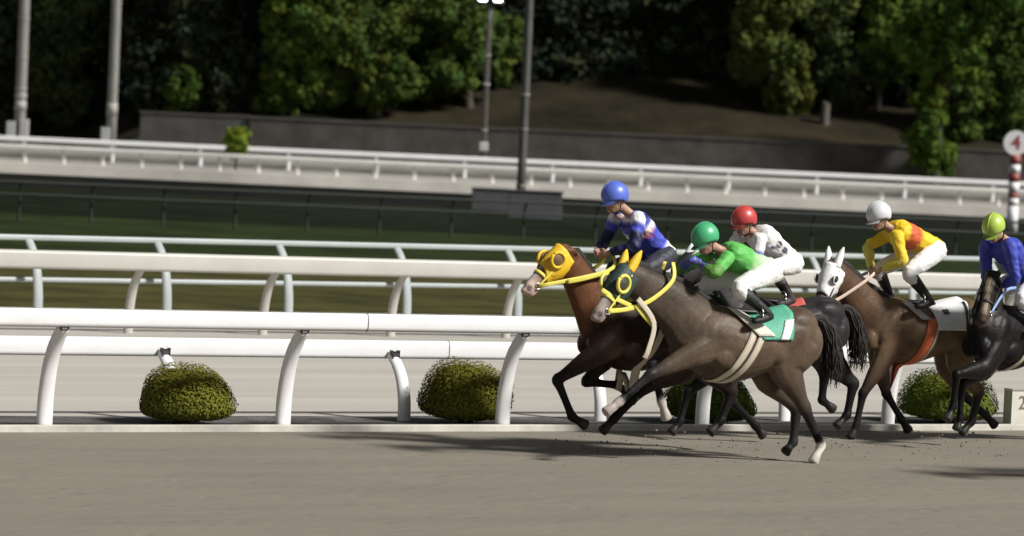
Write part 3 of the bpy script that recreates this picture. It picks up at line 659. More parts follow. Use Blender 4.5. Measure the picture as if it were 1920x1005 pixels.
def horse(label, fr, coat, points, poll, muzzle, yaw, fore, hind, muzzle_col, blaze=None, neck_col=None, hoof=(0.03, 0.028, 0.025), white_foot=None, ear_pin=0.0, neck_sag=0.02, tail=None, ydy=0.0, bulk=1.0):
    root = empty('racehorse', fr.O, fr.rz); tag(root, label, 'horse', 'racehorses galloping along the rail')
    S = Shape(); dk = mixc(coat, points, 0.5); neck_col = neck_col or coat
    S.loft([((x, 0, z - .012 * (bulk > 1)), a * (1 + .3 * (bulk - 1)), b * (.6 + .4 * bulk), coat if x < 0.45 else mixc(coat, points, .25)) for x, z, a, b in TRUNK], seg=24, sub=4)
    pl = fr.P(*poll, ydy)
    a = R(yaw); hd = Vector((math.cos(a), math.sin(a), 0)); hl = Vector((-math.sin(a), math.cos(a), 0))
    wl = fr.f * hl.x + fr.l * hl.y; wp = fr.O + fr.f * pl.x + fr.l * pl.y + UP * pl.z
    mz = fr.loc(on_plane(*muzzle, wp, wl)); ax = mz - pl; L = min(max(ax.length, 0.52), 0.66); ax.normalize(); hn = ax.cross(hl).normalized()
    # neck
    A = Vector((0.38, 0, 1.17)); A2 = Vector((0.56, 0, 1.24)); C = pl - hn * 0.085 + ax * 0.05
    M1 = lerp(A2, C, 0.35) - UP * neck_sag; M2 = lerp(A2, C, 0.7) - UP * neck_sag * 0.5
    nb = .2 + .8 * bulk; neck = [(A, .30, .20, coat), (A2, .295 * nb, .18, mixc(coat, neck_col, .4)), (M1, .225 * nb, .13, neck_col), (M2, .172 * nb, .10, neck_col), (C, .13, .08, neck_col), (C + (C - M2) * 0.25, .07, .05, neck_col)]
    S.loft(neck, seg=18, sub=4)
    # head: straight forehead, deep jaw, fine muzzle
    prof = [(-.03, .10, .045), (.05, .175, .075), (.17, .235, .092), (.30, .265, .10), (.42, .24, .088), (.55, .19, .068), (.70, .148, .056), (.83, .138, .056), (.93, .125, .056), (.99, .085, .045), (1.02, .03, .02)]
    hr = []
    for s_, d, w in prof:
        c = neck_col if s_ < .62 else mixc(neck_col, muzzle_col, min(1, (s_ - .62) / .2))
        hr.append((pl + ax * (L * s_) + hn * (0.07 - d / 2 - (0.012 if s_ > .5 else 0)), d / 2, w, c))
    S.loft(hr, lat=hl, seg=18, sub=3)
    S.loft([(pl + ax * (L * .80) - hn * .05, .05, .05, muzzle_col), (pl + ax * (L * .92) - hn * .065, .035, .04, muzzle_col), (pl + ax * (L * .985) - hn * .055, .018, .025, muzzle_col)], lat=hl, seg=10)
    ears = []
    for sd in (1, -1):
        b = pl + hl * (sd * .055) - ax * .0 - hn * .02; tip = b - ax * (.17 * (1 - ear_pin)) - hn * (.14 * ear_pin) + hl * (sd * .035) + hn * .03 * (1 - ear_pin)
        ears.append((b, tip))
        S.loft([(b + ax * .04, .03, .03, neck_col), (lerp(b, tip, .35), .037, .027, neck_col), (lerp(b, tip, .75), .024, .016, mixc(neck_col, points, .6)), (tip, .004, .004, points)], lat=hl, seg=8)
        e = pl + ax * (L * .31) + hl * (sd * .085) + hn * .015
        S.ball(e, (.030, .020, .024), (.006, .005, .005), (ax, hl, hn), 10)
        nn = pl + ax * (L * .93) + hl * (sd * .047) + hn * .015
        S.ball(nn, (.022, .012, .016), (.02, .015, .015), (ax, hl, hn), 8)
    extra = []
    if blaze:
        for k in range(26):
            t = .15 + .80 * k / 25
            for w in (-.02, -.008, .008, .02):
                d = [p for p in prof]; extra += [(pl + ax * (L * t) + hn * (.068 - (.012 if t > .5 else 0)) + hl * w * (1 + t), blaze)] * 2
    for sd in (1, -1):
        S.loft([((.40, .10 * sd, 1.44), .07, .05, coat), ((.50, .165 * sd, 1.28), .10, .065, coat), ((.60, .165 * sd, 1.10), .10, .065, coat), ((.62, .15 * sd, 1.02), .06, .05, coat)], seg=12)
        S.ball((.36, .20 * sd, 1.03), (.17, .075, .12), coat); S.ball((.74, .09 * sd, 1.07), (.09, .085, .12), coat)
        S.ball((-.50, .155 * sd, 1.36), (.22, .11, .14), coat); S.ball((-.66, .15 * sd, 1.18), (.13, .10, .2), coat); S.ball((-.22, .20 * sd, 1.12), (.14, .10, .16), coat)
    # legs
    def leg(pts, y, front, foot):
        u, k, ft, toe = [fr.P(px, py, y * yy) for (px, py), yy in zip(pts, (1.0, 0.95, 0.85, 0.85))]
        fc = foot or mixc(points, (0.05, 0.045, 0.04), .2); low = points
        lu, lk = (.46, .41) if front else (.50, .44)
        if (k - u).length > lu: d0 = u + (k - u).normalized() * lu - k; k = k + d0; ft = ft + d0; toe = toe + d0
        if (ft - k).length > lk: d0 = k + (ft - k).normalized() * lk - ft; ft = ft + d0; toe = toe + d0
        d = toe - ft
        if d.length > .19: toe = ft + d.normalized() * .19
        elif d.length < .13: toe = ft + d.normalized() * .13
        d = toe - ft
        if front:
            top = Vector((0.46, y * .95, 1.16)); S.loft([(top, .18, .10, coat), (lerp(top, u, .6), .145, .095, coat), (u, .118, .085, mixc(coat, points, .15)), (lerp(u, k, .45), .086, .068, mixc(coat, points, .4)), (lerp(u, k, .85), .058, .052, mixc(coat, points, .8)), (k, .060, .054, low), (lerp(k, ft, .18), .046, .042, low), (lerp(k, ft, .55), .040, .034, low), (lerp(k, ft, .88), .043, .038, low), (ft, .052, .046, foot or low), (ft + d * .45, .036, .036, foot or low)], seg=12, sub=3)
        else:
            top = Vector((-0.52, y * .9, 1.22)); S.loft([(top, .26 * bulk, .15, coat), (lerp(top, u, .55), .225 * bulk, .145, coat), (u, .17 * bulk, .12, coat), (lerp(u, k, .4), .122 * bulk, .085, mixc(coat, points, .2)), (lerp(u, k, .8), .080, .062, mixc(coat, points, .4)), (k, .076, .060, mixc(coat, points, .75)), (lerp(k, ft, .2), .056, .049, low), (lerp(k, ft, .6), .046, .039, low), (lerp(k, ft, .9), .047, .041, low), (ft, .054, .048, foot or low), (ft + d * .45, .038, .037, foot or low)], seg=12, sub=3)
        hc = mixc(foot, (.25, .22, .18), .2) if foot else hoof
        side = Vector((0, 1, 0)).cross(d.normalized())
        S.loft([(ft + d * .35, .034, .036, foot or low), (ft + d * .55, .045, .046, hc), (ft + d * .97, .058, .055, hc), (ft + d * 1.04, .05, .05, hc)], seg=12, sub=2)
    leg(fore[0], .155, True, (white_foot or {}).get('fn')); leg(fore[1], -.155, True, (white_foot or {}).get('ff'))
    leg(hind[0], .15, False, (white_foot or {}).get('hn')); leg(hind[1], -.15, False, (white_foot or {}).get('hf'))
    body = S.fuse('body', 0.0145, 4, coat_mat, root, extra)
    bvh = BVHTree.FromPolygons([v.co for v in body.data.vertices], [p.vertices for p in body.data.polygons])
    # mane and tail
    S = Shape(); cr = catmull([tuple(n[0]) + (n[1],) for n in neck[1:5]], 7); r = random.Random(len(label)); mn = []
    for i, c in enumerate(cr):
        nx = Vector(cr[min(i + 1, len(cr) - 1)][:3]) - Vector(cr[max(i - 1, 0)][:3]); up = nx.normalized().cross(LEFT); up = up if up.z > 0 else -up
        mn.append((Vector(c[:3]) + up * (c[3] + 0.0 + r.uniform(-.008, .012)), .035 + r.uniform(0, .015), .022, (0, 0, 0)))
    S.loft(mn, seg=8, sub=2); S.done('mane', hair_mat, root)
    tp = tail or [(-0.78, 1.40), (-0.88, 1.40), (-0.98, 1.28), (-1.04, 1.08), (-1.06, 0.86)]
    S = Shape()
    S.loft([((x, 0, z), q, q * .7) for (x, z), q in zip(tp, (.035, .05, .05, .03, .006))], seg=10, sub=5)
    for k in range(150):
        y = r.uniform(-.09, .09); dz = r.uniform(-.11, .09); st = r.uniform(.75, 1.15)
        S.loft([((lerp(-.78, x, st) + r.uniform(-.02, .02) * i, y * i * .3 + r.uniform(-.01, .01), z + dz * i * .32), q, q) for i, ((x, z), q) in enumerate(zip(tp, (.011, .011, .009, .007, .002)))], seg=5, sub=3)
    S.done('tail', hair_mat, root)
    H = dict(root=root, fr=fr, bvh=bvh, pl=pl, ax=ax, hl=hl, hn=hn, L=L, ears=ears, body=body)
    return H

def head_dir(H, s_, al):
    c = H['pl'] + H['ax'] * (H['L'] * s_) - H['hn'] * (0.04 if s_ < .5 else 0.01); return c, H['hn'] * math.cos(al) + H['hl'] * math.sin(al)
def band(H, s_, w, name, m_, parent=None, tilt=0.0, off=.012):
    return wrap(H['bvh'], lambda u, v: head_dir(H, s_ + (u - .5) * w + tilt * math.cos(2 * math.pi * v), 2 * math.pi * v), 2, 28, name, m_, parent or H['root'], off, .007, .26, True)
def hood(H, m_, s1, jaw, ear_m=None, ears=True):
    hd = wrap(H['bvh'], lambda u, v: head_dir(H, 0.04 + .05 * (0.5 - 0.5 * math.cos(2 * math.pi * v)) + u * (s1 - 0.04 + jaw * (0.5 - 0.5 * math.cos(2 * math.pi * v))), 2 * math.pi * v), 12, 36, 'hood', m_, H['root'], .014, .008, .26, True, 1.5)
    if ears:
        for b, tip in H['ears']:
            S = Shape(); d = tip - b
            S.loft([(b + H['ax'] * .05, .05, .045), (b + d * .3, .052, .042), (b + d * .75, .036, .028), (b + d * 1.08, .008, .008)], lat=H['hl'], seg=10); S.done('ear_cover', ear_m or m_, hd)
    return hd
def eye_cup(H, hd, ring_m, in_m, r0=.062, tr_=.016, s_=.31):
    for sd in (1, -1):
        c0, d = head_dir(H, s_, sd * math.pi / 2); c0 = c0 + H['hn'] * .05
        hit = H['bvh'].ray_cast(c0 + d * .26, -d, .3)[0] or c0 + d * .1
        n = (d + H['ax'] * .10).normalized(); u = n.orthogonal().normalized(); w = n.cross(u); c = hit + n * .02
        S = Shape(); pts = [c + (u * math.cos(a) + w * math.sin(a)) * r0 for a in [2 * math.pi * k / 24 for k in range(25)]]
        S.loft([(p, tr_, tr_) for p in pts], lat=n, seg=8, sub=1); S.done('eye_ring', ring_m, hd)
        S = Shape(); S.ball(c - n * .012, (r0 * .95, r0 * .95, .028), axes=(u, w, n)); S.done('eye_mesh', in_m, hd)
def trunk_dir(x, al): return Vector((x, 0, 1.17)), UP * math.cos(al) + LEFT * math.sin(al)
def cloth(H, m_, x0=.14, x1=-.42, a=84, slant=.10):
    return wrap(H['bvh'], lambda u, v: trunk_dir(lerp(x0, x1, u) - slant * abs(2 * v - 1) * (0.35 - 1.0 * u) * 1.0, R(-a + 2 * a * v)), 10, 40, 'saddle_cloth', m_, H['root'], .02, .008, .7)
def patch(H, f, m_, name, parent, nu=4, nv=10, off=.03): return wrap(H['bvh'], f, nu, nv, name, m_, parent, off, .004, .7)
def girth(H, m_, x0, w=.07, lean=.30):
    return wrap(H['bvh'], lambda u, v: trunk_dir(x0 + (u - .5) * w + lean * (1 - abs((R(60) + R(240) * v) - math.pi) / R(120)), R(60) + R(240) * v), 2, 44, 'girth', m_, H['root'], .014, .008, .7)
def saddle(H, x=.10):
    S = Shape(); z = H['bvh'].ray_cast(Vector((x, 0, 2.2)), Vector((0, 0, -1)), 1.2)[0]; z = z.z if z else 1.5
    S.loft([((x - .20, 0, z + .03), .03, .11), ((x - .10, 0, z + .03), .03, .13), ((x + .08, 0, z + .035), .028, .10), ((x + .18, 0, z + .05), .025, .05)], lat=(0, 1, 0), seg=14)
    o = S.done('saddle', leather, H['root'])
    return z
def stirrup(H, foot, x=.10):
    for sd in (1, -1):
        f = Vector((foot.x, foot.y * sd, foot.z))
        o = strap([Vector((x, .20 * sd, 1.42)), lerp(Vector((x, .24 * sd, 1.40)), f, .5) + Vector((0, .03 * sd, 0)), f + Vector((-.01, 0, .09))], .011, 'stirrup_leather', leather, H['root'])
        S = Shape(); pts = [f + Vector((0, .05 * math.cos(a), .03 + .065 * math.sin(a))) for a in [2 * math.pi * k / 16 for k in range(17)]]
        S.loft([(p, .007, .007) for p in pts], lat=(1, 0, 0), seg=6, sub=1); S.done('stirrup_iron', steel, o)
def bridle(H, m_, hands, rein_m, mid=None, w=.013):
    br = band(H, .62, .05, 'bridle', m_)
    for sd in (1, -1):
        c, d = head_dir(H, .80, sd * math.pi / 2); hit = H['bvh'].ray_cast(c - H['hn'] * .03 + d * .26, -d, .3)[0] or c + d * .06
        bit = hit + d * .012 - H['hn'] * 0.0
        S = Shape(); pts = [bit + (H['ax'] * math.cos(a) + H['hn'] * math.sin(a)) * .03 for a in [2 * math.pi * k / 16 for k in range(17)]]
        S.loft([(p, .006, .006) for p in pts], lat=tuple(d), seg=6, sub=1); S.done('bit_ring', steel, br)
        c2, d2 = head_dir(H, .12, sd * math.pi / 2); h2 = H['bvh'].ray_cast(c2 + d2 * .26, -d2, .3)[0] or c2 + d2 * .1
        cm, dm = head_dir(H, .48, sd * math.pi / 2); h3 = H['bvh'].ray_cast(cm + dm * .26, -dm, .3)[0] or cm + dm * .1
        strap([h2 + d2 * .012, h3 + dm * .012, bit], .011, 'cheek_strap', m_, br, lat=tuple(d))
        hand = Vector((hands.x, abs(hands.y) * sd, hands.z))
        ps = [bit] + ([Vector((p.x, abs(p.y) * sd, p.z)) for p in mid] if mid else [lerp(bit, hand, .5) + Vector((0, .05 * sd, -.05))]) + [hand]
        strap(ps, w, 'rein', rein_m, H['root'], th=.006)
    return br

# ---- riders
SK = (0.42, 0.25, 0.17)
def jockey(label, fr, helmet, neck, chest, waist, hip, sho, elb, hand, knee, ankle, toe, cap_col, torso_cols, sleeve_cols, breech_col, boot_cols, far=None, glove=None, head_turn=0.0, head_pitch=12, deco=None, cap2=None, lean_y=0.0, hy=.075, sh_y=.17):
    P = fr.P; far = far or {}
    hc = P(*helmet, lean_y); nk, ch, wa, hp = P(*neck, lean_y), P(*chest, lean_y), P(*waist, lean_y * .5), P(*hip, 0)
    base = Vector((hp.x, 0, hp.z)); root = empty('person', fr.O + fr.f * base.x + UP * base.z, fr.rz); tag(root, label, 'person', 'jockeys riding in the race')
    off = -base
    def o(v): return v + off
    def pair(name, px, y):
        n = P(*px, y)
        f = P(*far[name], -y) if name in far else Vector((n.x + .03, -n.y, n.z + .01))
        return o(n), o(f)
    SH, EL, HA, KN, AN, TO = [pair(k, p, y) for k, p, y in (('sho', sho, sh_y), ('elb', elb, .25), ('hand', hand, hy), ('knee', knee, .25), ('ankle', ankle, .33), ('toe', toe, .345))]
    TO = tuple(a + (t - a).normalized() * .17 for a, t in zip(AN, TO))
    hc, nk, ch, wa, hp = [o(v) for v in (hc, nk, ch, wa, hp)]
    HP = (hp + Vector((0, .095, 0)), hp + Vector((0, -.095, 0)))
    a = R(head_turn); f = Vector((math.cos(a), math.sin(a), 0)); l = Vector((-math.sin(a), math.cos(a), 0)); pt = R(head_pitch)
    hf = f * math.cos(pt) - UP * math.sin(pt); hu = l.cross(hf) * -1; hu = hf.cross(l); hu = hu if hu.z > 0 else -hu
    head = hc - hu * .055 + hf * .012
    # the body, one continuous mesh
    S = Shape()
    S.loft([(hp - (wa - hp).normalized() * .06, .06, .10, SK), (hp, .105, .15, SK), (wa, .09, .125, SK), (ch, .11, .15, SK), (lerp(ch, nk, .65), .085, .155, SK), (lerp(ch, nk, .95), .05, .08, SK), (lerp(nk, head, .3), .048, .048, SK), (lerp(nk, head, .85), .05, .05, SK)], seg=16)
    S.ball(head, (.095, .074, .115), SK, (hf, l, hu), 16)
    S.ball(head + hf * .035 - hu * .06, (.055, .052, .055), SK, (hf, l, hu), 12)
    S.loft([(head + hf * .088 + hu * .02, .010, .010, SK), (head + hf * .106 - hu * .018, .016, .014, SK), (head + hf * .098 - hu * .03, .012, .014, SK)], lat=l, seg=8)
    S.loft([(head + hf * .084 - hu * .062 + l * .022, .006, .005, (.30, .10, .09)), (head + hf * .089 - hu * .061, .008, .006, (.30, .10, .09)), (head + hf * .084 - hu * .062 - l * .022, .006, .005, (.30, .10, .09))], lat=hu, seg=6, sub=2)
    for sd in (1, -1):
        S.ball(head + l * (.074 * sd) - hf * .01 - hu * .005, (.02, .010, .03), SK, (hf, l, hu), 8)
        S.ball(head + hf * .078 + l * (.030 * sd) + hu * .030, (.012, .020, .006), (.10, .06, .04), (hf, l, hu), 8)
        S.ball(head + hf * .062 + l * (.042 * sd) - hu * .022, (.024, .022, .020), (.46, .23, .17), (hf, l, hu), 8)
        S.ball(head + hf * .082 + l * (.030 * sd) + hu * .012, (.010, .014, .009), (.03, .02, .015), (hf, l, hu), 8)
    gl = glove or SK
    for i, sd in ((0, 1), (1, -1)):
        S.loft([(lerp(SH[i], nk, .3), .055, .055, SK), (SH[i], .055, .055, SK), (lerp(SH[i], EL[i], .55), .045, .045, SK), (EL[i], .040, .040, SK), (lerp(EL[i], HA[i], .4), .038, .036, SK), (lerp(EL[i], HA[i], .88), .026, .028, SK), (HA[i], .026, .034, gl)], seg=10)
        d = (HA[i] - EL[i]).normalized(); inn = Vector((0, -sd, 0)); inn = (inn - d * inn.dot(d)).normalized(); upv = d.cross(inn) * sd; upv = upv if upv.z > 0 else -upv
        pc = HA[i] + d * .035; S.ball(pc, (.048, .020, .042), gl, (d, inn, upv), 10)
        for q, (ln, hgt) in enumerate(((.032, .032), (.037, .011), (.034, -.011), (.027, -.031))):
            b = pc + d * .036 + upv * hgt
            S.loft([(b, .0105, .0105, gl), (b + d * ln * .8, .0098, .0098, gl), (b + d * ln + inn * ln * .8, .0092, .0092, gl), (b + d * ln * .25 + inn * ln * 1.35, .0085, .0085, gl)], lat=upv, seg=8, sub=3)
        b = pc + upv * .034 - d * .012
        S.loft([(b, .012, .012, gl), (b + upv * .018 + d * .022 + inn * .008, .0105, .0105, gl), (b + upv * .012 + d * .048 + inn * .02, .0085, .0085, gl)], lat=inn, seg=8, sub=3)
        S.loft([(HP[i], .095, .09, SK), (lerp(HP[i], KN[i], .45), .078, .075, SK), (KN[i], .054, .054, SK), (lerp(KN[i], AN[i], .35), .05, .05, SK), (AN[i], .034, .034, SK), (AN[i] + Vector((0, 0, -.03)), .034, .034, SK)], seg=12)
        S.loft([(AN[i] + Vector((-.03, 0, -.03)), .026, .024, SK), (lerp(AN[i], TO[i], .6) - UP * .02, .022, .026, SK), (TO[i] - UP * .012, .012, .02, SK)], seg=10)
    S.fuse('body', 0.0085, 2, skin_mat, root)
    # silks
    t = torso_cols; S = Shape(); n = len(t)
    path = catmull([tuple(hp - (wa - hp) * .10) + (.122, .165), tuple(wa) + (.126, .160), tuple(ch) + (.148, .185), tuple(lerp(ch, nk, .62)) + (.118, .186), tuple(lerp(ch, nk, .95)) + (.066, .085)], 5)
    S.loft([(p[:3], p[3], p[4], t[min(n - 1, int(i / len(path) * n))]) for i, p in enumerate(path)], seg=20, sub=2)
    sc = sleeve_cols
    for i in (0, 1):
        pa = catmull([tuple(lerp(SH[i], nk, .3)) + (.074,), tuple(SH[i]) + (.075,), tuple(lerp(SH[i], EL[i], .55)) + (.064,), tuple(EL[i]) + (.060,), tuple(lerp(EL[i], HA[i], .45)) + (.054,), tuple(lerp(EL[i], HA[i], .90)) + (.036,)], 4)
        S.loft([(p[:3], p[3], p[3], sc[min(len(sc) - 1, int(k / len(pa) * len(sc)))]) for k, p in enumerate(pa)], seg=12, sub=2)
    S.fuse('silks', 0.011, 2, cloth_mat, root, [(o(P(x, y, yy)), c) for x, y, yy, c in (deco or [])], wrinkle=.0085, wscale=10)
    S = Shape()
    bdir = (wa - hp).normalized()
    S.loft([(hp - bdir * .085, .07, .12, breech_col), (hp - bdir * .03, .118, .165, breech_col), (lerp(hp, wa, .35), .112, .155, breech_col)], seg=18)
    for i in (0, 1):
        S.loft([(HP[i], .122, .112, breech_col), (lerp(HP[i], KN[i], .45), .108, .10, breech_col), (KN[i], .078, .075, breech_col), (lerp(KN[i], AN[i], .3), .062, .062, breech_col), (lerp(KN[i], AN[i], .5), .056, .056, breech_col)], seg=14)
    S.fuse('breeches', 0.011, 3, cloth_mat, root, wrinkle=.006, wscale=11)
    for i in (0, 1):
        S = Shape(); k1 = lerp(KN[i], AN[i], .16); d = (TO[i] - AN[i]).normalized()
        S.loft([(k1, .069, .069, boot_cols[0]), (lerp(KN[i], AN[i], .30), .066, .066, boot_cols[0]), (lerp(KN[i], AN[i], .42), .064, .062, boot_cols[1]), (AN[i], .044, .044, boot_cols[1]), (AN[i] + Vector((0, 0, -.035)), .042, .042, boot_cols[1])], seg=14, sub=3)
        S.loft([(AN[i] - d * .055 + Vector((0, 0, -.035)), .042, .036, boot_cols[1]), (AN[i] + d * .06 + Vector((0, 0, -.03)), .044, .044, boot_cols[1]), (TO[i] - UP * .012, .032, .042, boot_cols[1]), (TO[i] + d * .03 - UP * .014, .014, .024, boot_cols[1])], seg=12)
        S.fuse('boot', 0.010, 1, cloth_mat, root)
    # helmet with peak, goggles, strap
    bm = bmesh.new(); bmesh.ops.create_uvsphere(bm, u_segments=28, v_segments=18, radius=1.0)
    bmesh.ops.delete(bm, geom=[v for v in bm.verts if v.co.z < -0.42 - 0.12 * (v.co.x < -0.1)], context='VERTS')
    ca = [];
    for v in bm.verts: v.co = hc + hf * (v.co.x * .146) + l * (v.co.y * .120) + hu * (v.co.z * .138 + .006)
    bmesh.ops.solidify(bm, geom=list(bm.faces), thickness=.012)
    M1 = mat('helmet_cover', cap_col, 0.42, 0.05, 6, coat=.3); hm = bm_obj('helmet', bm, M1, root)
    S = Shape(); S.loft([(hc + hf * (.1475 * math.cos(R(q))) + hu * (.1395 * math.sin(R(q)) + .006), .003, .010) for q in range(-14, 200, 14)], lat=l, seg=6, sub=3); S.done('helmet_seam', M1, hm)
    bm = bmesh.new(); rows = []
    for k in range(11):
        an = R(-62 + 124 * k / 10); e = hf * math.cos(an) * .128 + l * math.sin(an) * .112; w = math.cos(an) ** .7 * .055
        rows.append((bm.verts.new(hc + e - hu * .050), bm.verts.new(hc + e + hf * w - hu * .070)))
    for x, y in zip(rows, rows[1:]): bm.faces.new((x[0], y[0], y[1], x[1]))
    bmesh.ops.solidify(bm, geom=list(bm.faces), thickness=.008); bm_obj('peak', bm, mat('peak_cover', cap2 or cap_col, 0.4, 0.05, 6), hm)
    S = Shape(); S.loft([(head + hf * (.085 * math.cos(R(an))) + l * (.084 * math.sin(R(an))) + hf * .022 + hu * .014, .024, .012) for an in range(-72, 73, 18)], lat=hf, seg=10, sub=2); S.done('goggles', goggle_mat, root)
    S = Shape(); S.loft([(hc + l * .115 * math.cos(R(q)) + hf * .015 - hu * (.05 + .125 * math.sin(R(q))), .008, .005) for q in range(0, 181, 20)], lat=hf, seg=6, sub=2); S.done('chin_strap', black_web, root)
    return dict(root=root, hand=HA[0] - off, foot=lerp(AN[0], TO[0], .6) - off)

W = (0.78, 0.77, 0.75); NAVY = (0.018, 0.02, 0.075); BLUE = (0.075, 0.095, 0.50); RED = (0.55, 0.10, 0.09)
# leader with the yellow hood
F1 = Frame(1228, 36.85)
H1 = horse('dark bay leading horse in a bright yellow blinker hood, its white nose foremost', F1, (0.036, 0.021, 0.014), (0.010, 0.008, 0.008), (1056, 462), (984, 548), 3,
           [[(1112, 668), (1043, 713), (1072, 784), (1106, 806)], [(1135, 672), (1098, 716), (1158, 722), (1182, 742)]],
           [[(1275, 690), (1207, 728), (1152, 784), (1126, 812)], [(1330, 690), (1372, 735), (1352, 788), (1330, 812)]],
           (0.50, 0.36, 0.31), blaze=(0.55, 0.50, 0.46), neck_col=(0.135, 0.058, 0.028), ear_pin=.85)
h = hood(H1, yellow_cloth, .50, .13, ears=False); eye_cup(H1, h, yellow_cloth, mat('brown_eye_mesh', (0.16, 0.10, 0.04), .6, .3, 40), .074, .018, .30)
bh = F1.P(1140, 508, .15); bridle(H1, yellow_web, F1.P(1150, 478, .06), yellow_web, [bh], .020)
strap([F1.P(1064, 528, .13), F1.P(1095, 522, .16), F1.P(1142, 509, .16)], .024, 'hood_strap', yellow_web, H1['root'])
cloth(H1, plain('blue_number_cloth', (0.06, 0.08, 0.4), .6)); girth(H1, cream_web, .05); saddle(H1)
J1 = jockey('person in a bright blue cap and navy silks on the yellow hooded leader', F1, (1153, 367), (1182, 402), (1196, 425), (1222, 455), (1244, 478), (1196, 412), (1188, 462), (1140, 474), (1205, 512), (1248, 560), (1222, 575),
            (0.10, 0.16, 0.62), [W, W, BLUE, BLUE, BLUE, W, BLUE, BLUE, NAVY, BLUE, W, W], [BLUE, W, BLUE, NAVY, NAVY, NAVY, NAVY, NAVY], (.035, .035, .05), ((.05, .05, .05), (.02, .02, .02)), deco=[(1216 + dx, 436 + dy, .155, RED) for dx in (-7, -3, 1, 5) for dy in (-9, -4, 1, 6)] * 3, head_pitch=10, cap2=(0.10, 0.16, 0.62))
stirrup(H1, J1['foot'])
# near horse with the green capped rider
F2 = Frame(1402, 36.2)
H2 = horse('nearest brown horse with yellow ear covers, dark hood and green number cloth', F2, (0.105, 0.073, 0.050), (0.020, 0.019, 0.020), (1174, 498), (1112, 603), 17,
           [[(1290, 668), (1213, 706), (1142, 768), (1106, 796)], [(1285, 655), (1222, 683), (1240, 752), (1254, 800)]],
           [[(1470, 685), (1510, 768), (1541, 838), (1524, 873)], [(1440, 700), (1496, 770), (1490, 832), (1474, 852)]],
           (0.36, 0.29, 0.26), blaze=(0.40, 0.35, 0.31), neck_col=(0.075, 0.056, 0.042), bulk=1.16, neck_sag=-.055, white_foot={'hn': (0.72, 0.68, 0.60), 'fn': (0.42, 0.36, 0.33), 'ff': (0.45, 0.40, 0.36)})
h = hood(H2, teal_hood, .52, .06, yellow_cloth); eye_cup(H2, h, yellow_web, mat('dark_eye_mesh', (0.05, 0.05, 0.03), .6, .3, 40), .080, .018, .345)
bridle(H2, yellow_web, F2.P(1262, 492, .07), yellow_web, [F2.P(1185, 578, .15), F2.P(1225, 560, .16), F2.P(1262, 525, .14)], .022)
strap([F2.P(1128, 543, .11), F2.P(1155, 560, .13), F2.P(1188, 576, .14)], .022, 'hood_strap', yellow_web, H2['root'])
strap([F2.P(1192, 572, .16), F2.P(1206, 590, .18), F2.P(1226, 612, .20)], .022, 'hood_strap', yellow_web, H2['root'])
strap([F2.P(1196, 560, .18), F2.P(1226, 605, .22), F2.P(1216, 655, .22), F2.P(1208, 672, .20)], .028, 'breast_strap', cream_web, H2['root'])
c2 = cloth(H2, green_cloth, .08, -.42, 82, .14)
patch(H2, lambda u, v: trunk_dir(-.27 + .10 * (v - .5) + (u - .5) * .10, R(46 + 36 * v)), white_cloth, 'number', c2)
patch(H2, lambda u, v: trunk_dir(-.285 + .03 - .07 * (1 - v) + (u - .5) * .04, R(46 + 8 * v)), white_cloth, 'number_flag', c2, 2, 4)
girth(H2, cream_web, -.02, .075, .36); girth(H2, cream_web, .085, .075, .36); saddle(H2)
patch(H2, lambda u, v: trunk_dir(.25 - .27 * v + (u - .5) * .19, R(20 + 56 * v)), plain('cream_pad', (0.66, 0.62, 0.52), .7, bump=.3), 'saddle_pad', H2['root'], 5, 10, .034)
GRN = (0.12, 0.46, 0.10); GRD = (0.06, 0.26, 0.06)
J2 = jockey('person in a green cap and green silks crouched over the nearest brown horse', F2, (1322, 444), (1352, 470), (1378, 482), (1412, 498), (1440, 506), (1362, 486), (1338, 512), (1312, 494), (1384, 540), (1440, 588), (1410, 602),
            (0.06, 0.40, 0.18), [(.55, .66, .52), (.50, .66, .46), (.35, .58, .28), GRN, GRN, GRN, GRN, GRD], [GRN, GRN, (.10, .26, .05), (.10, .24, .05), (.10, .11, .42)], W, ((.05, .06, .06), (.018, .025, .022)), glove=(.10, .11, .40), head_pitch=22, cap2=(0.06, 0.34, 0.16))
stirrup(H2, J2['foot'])
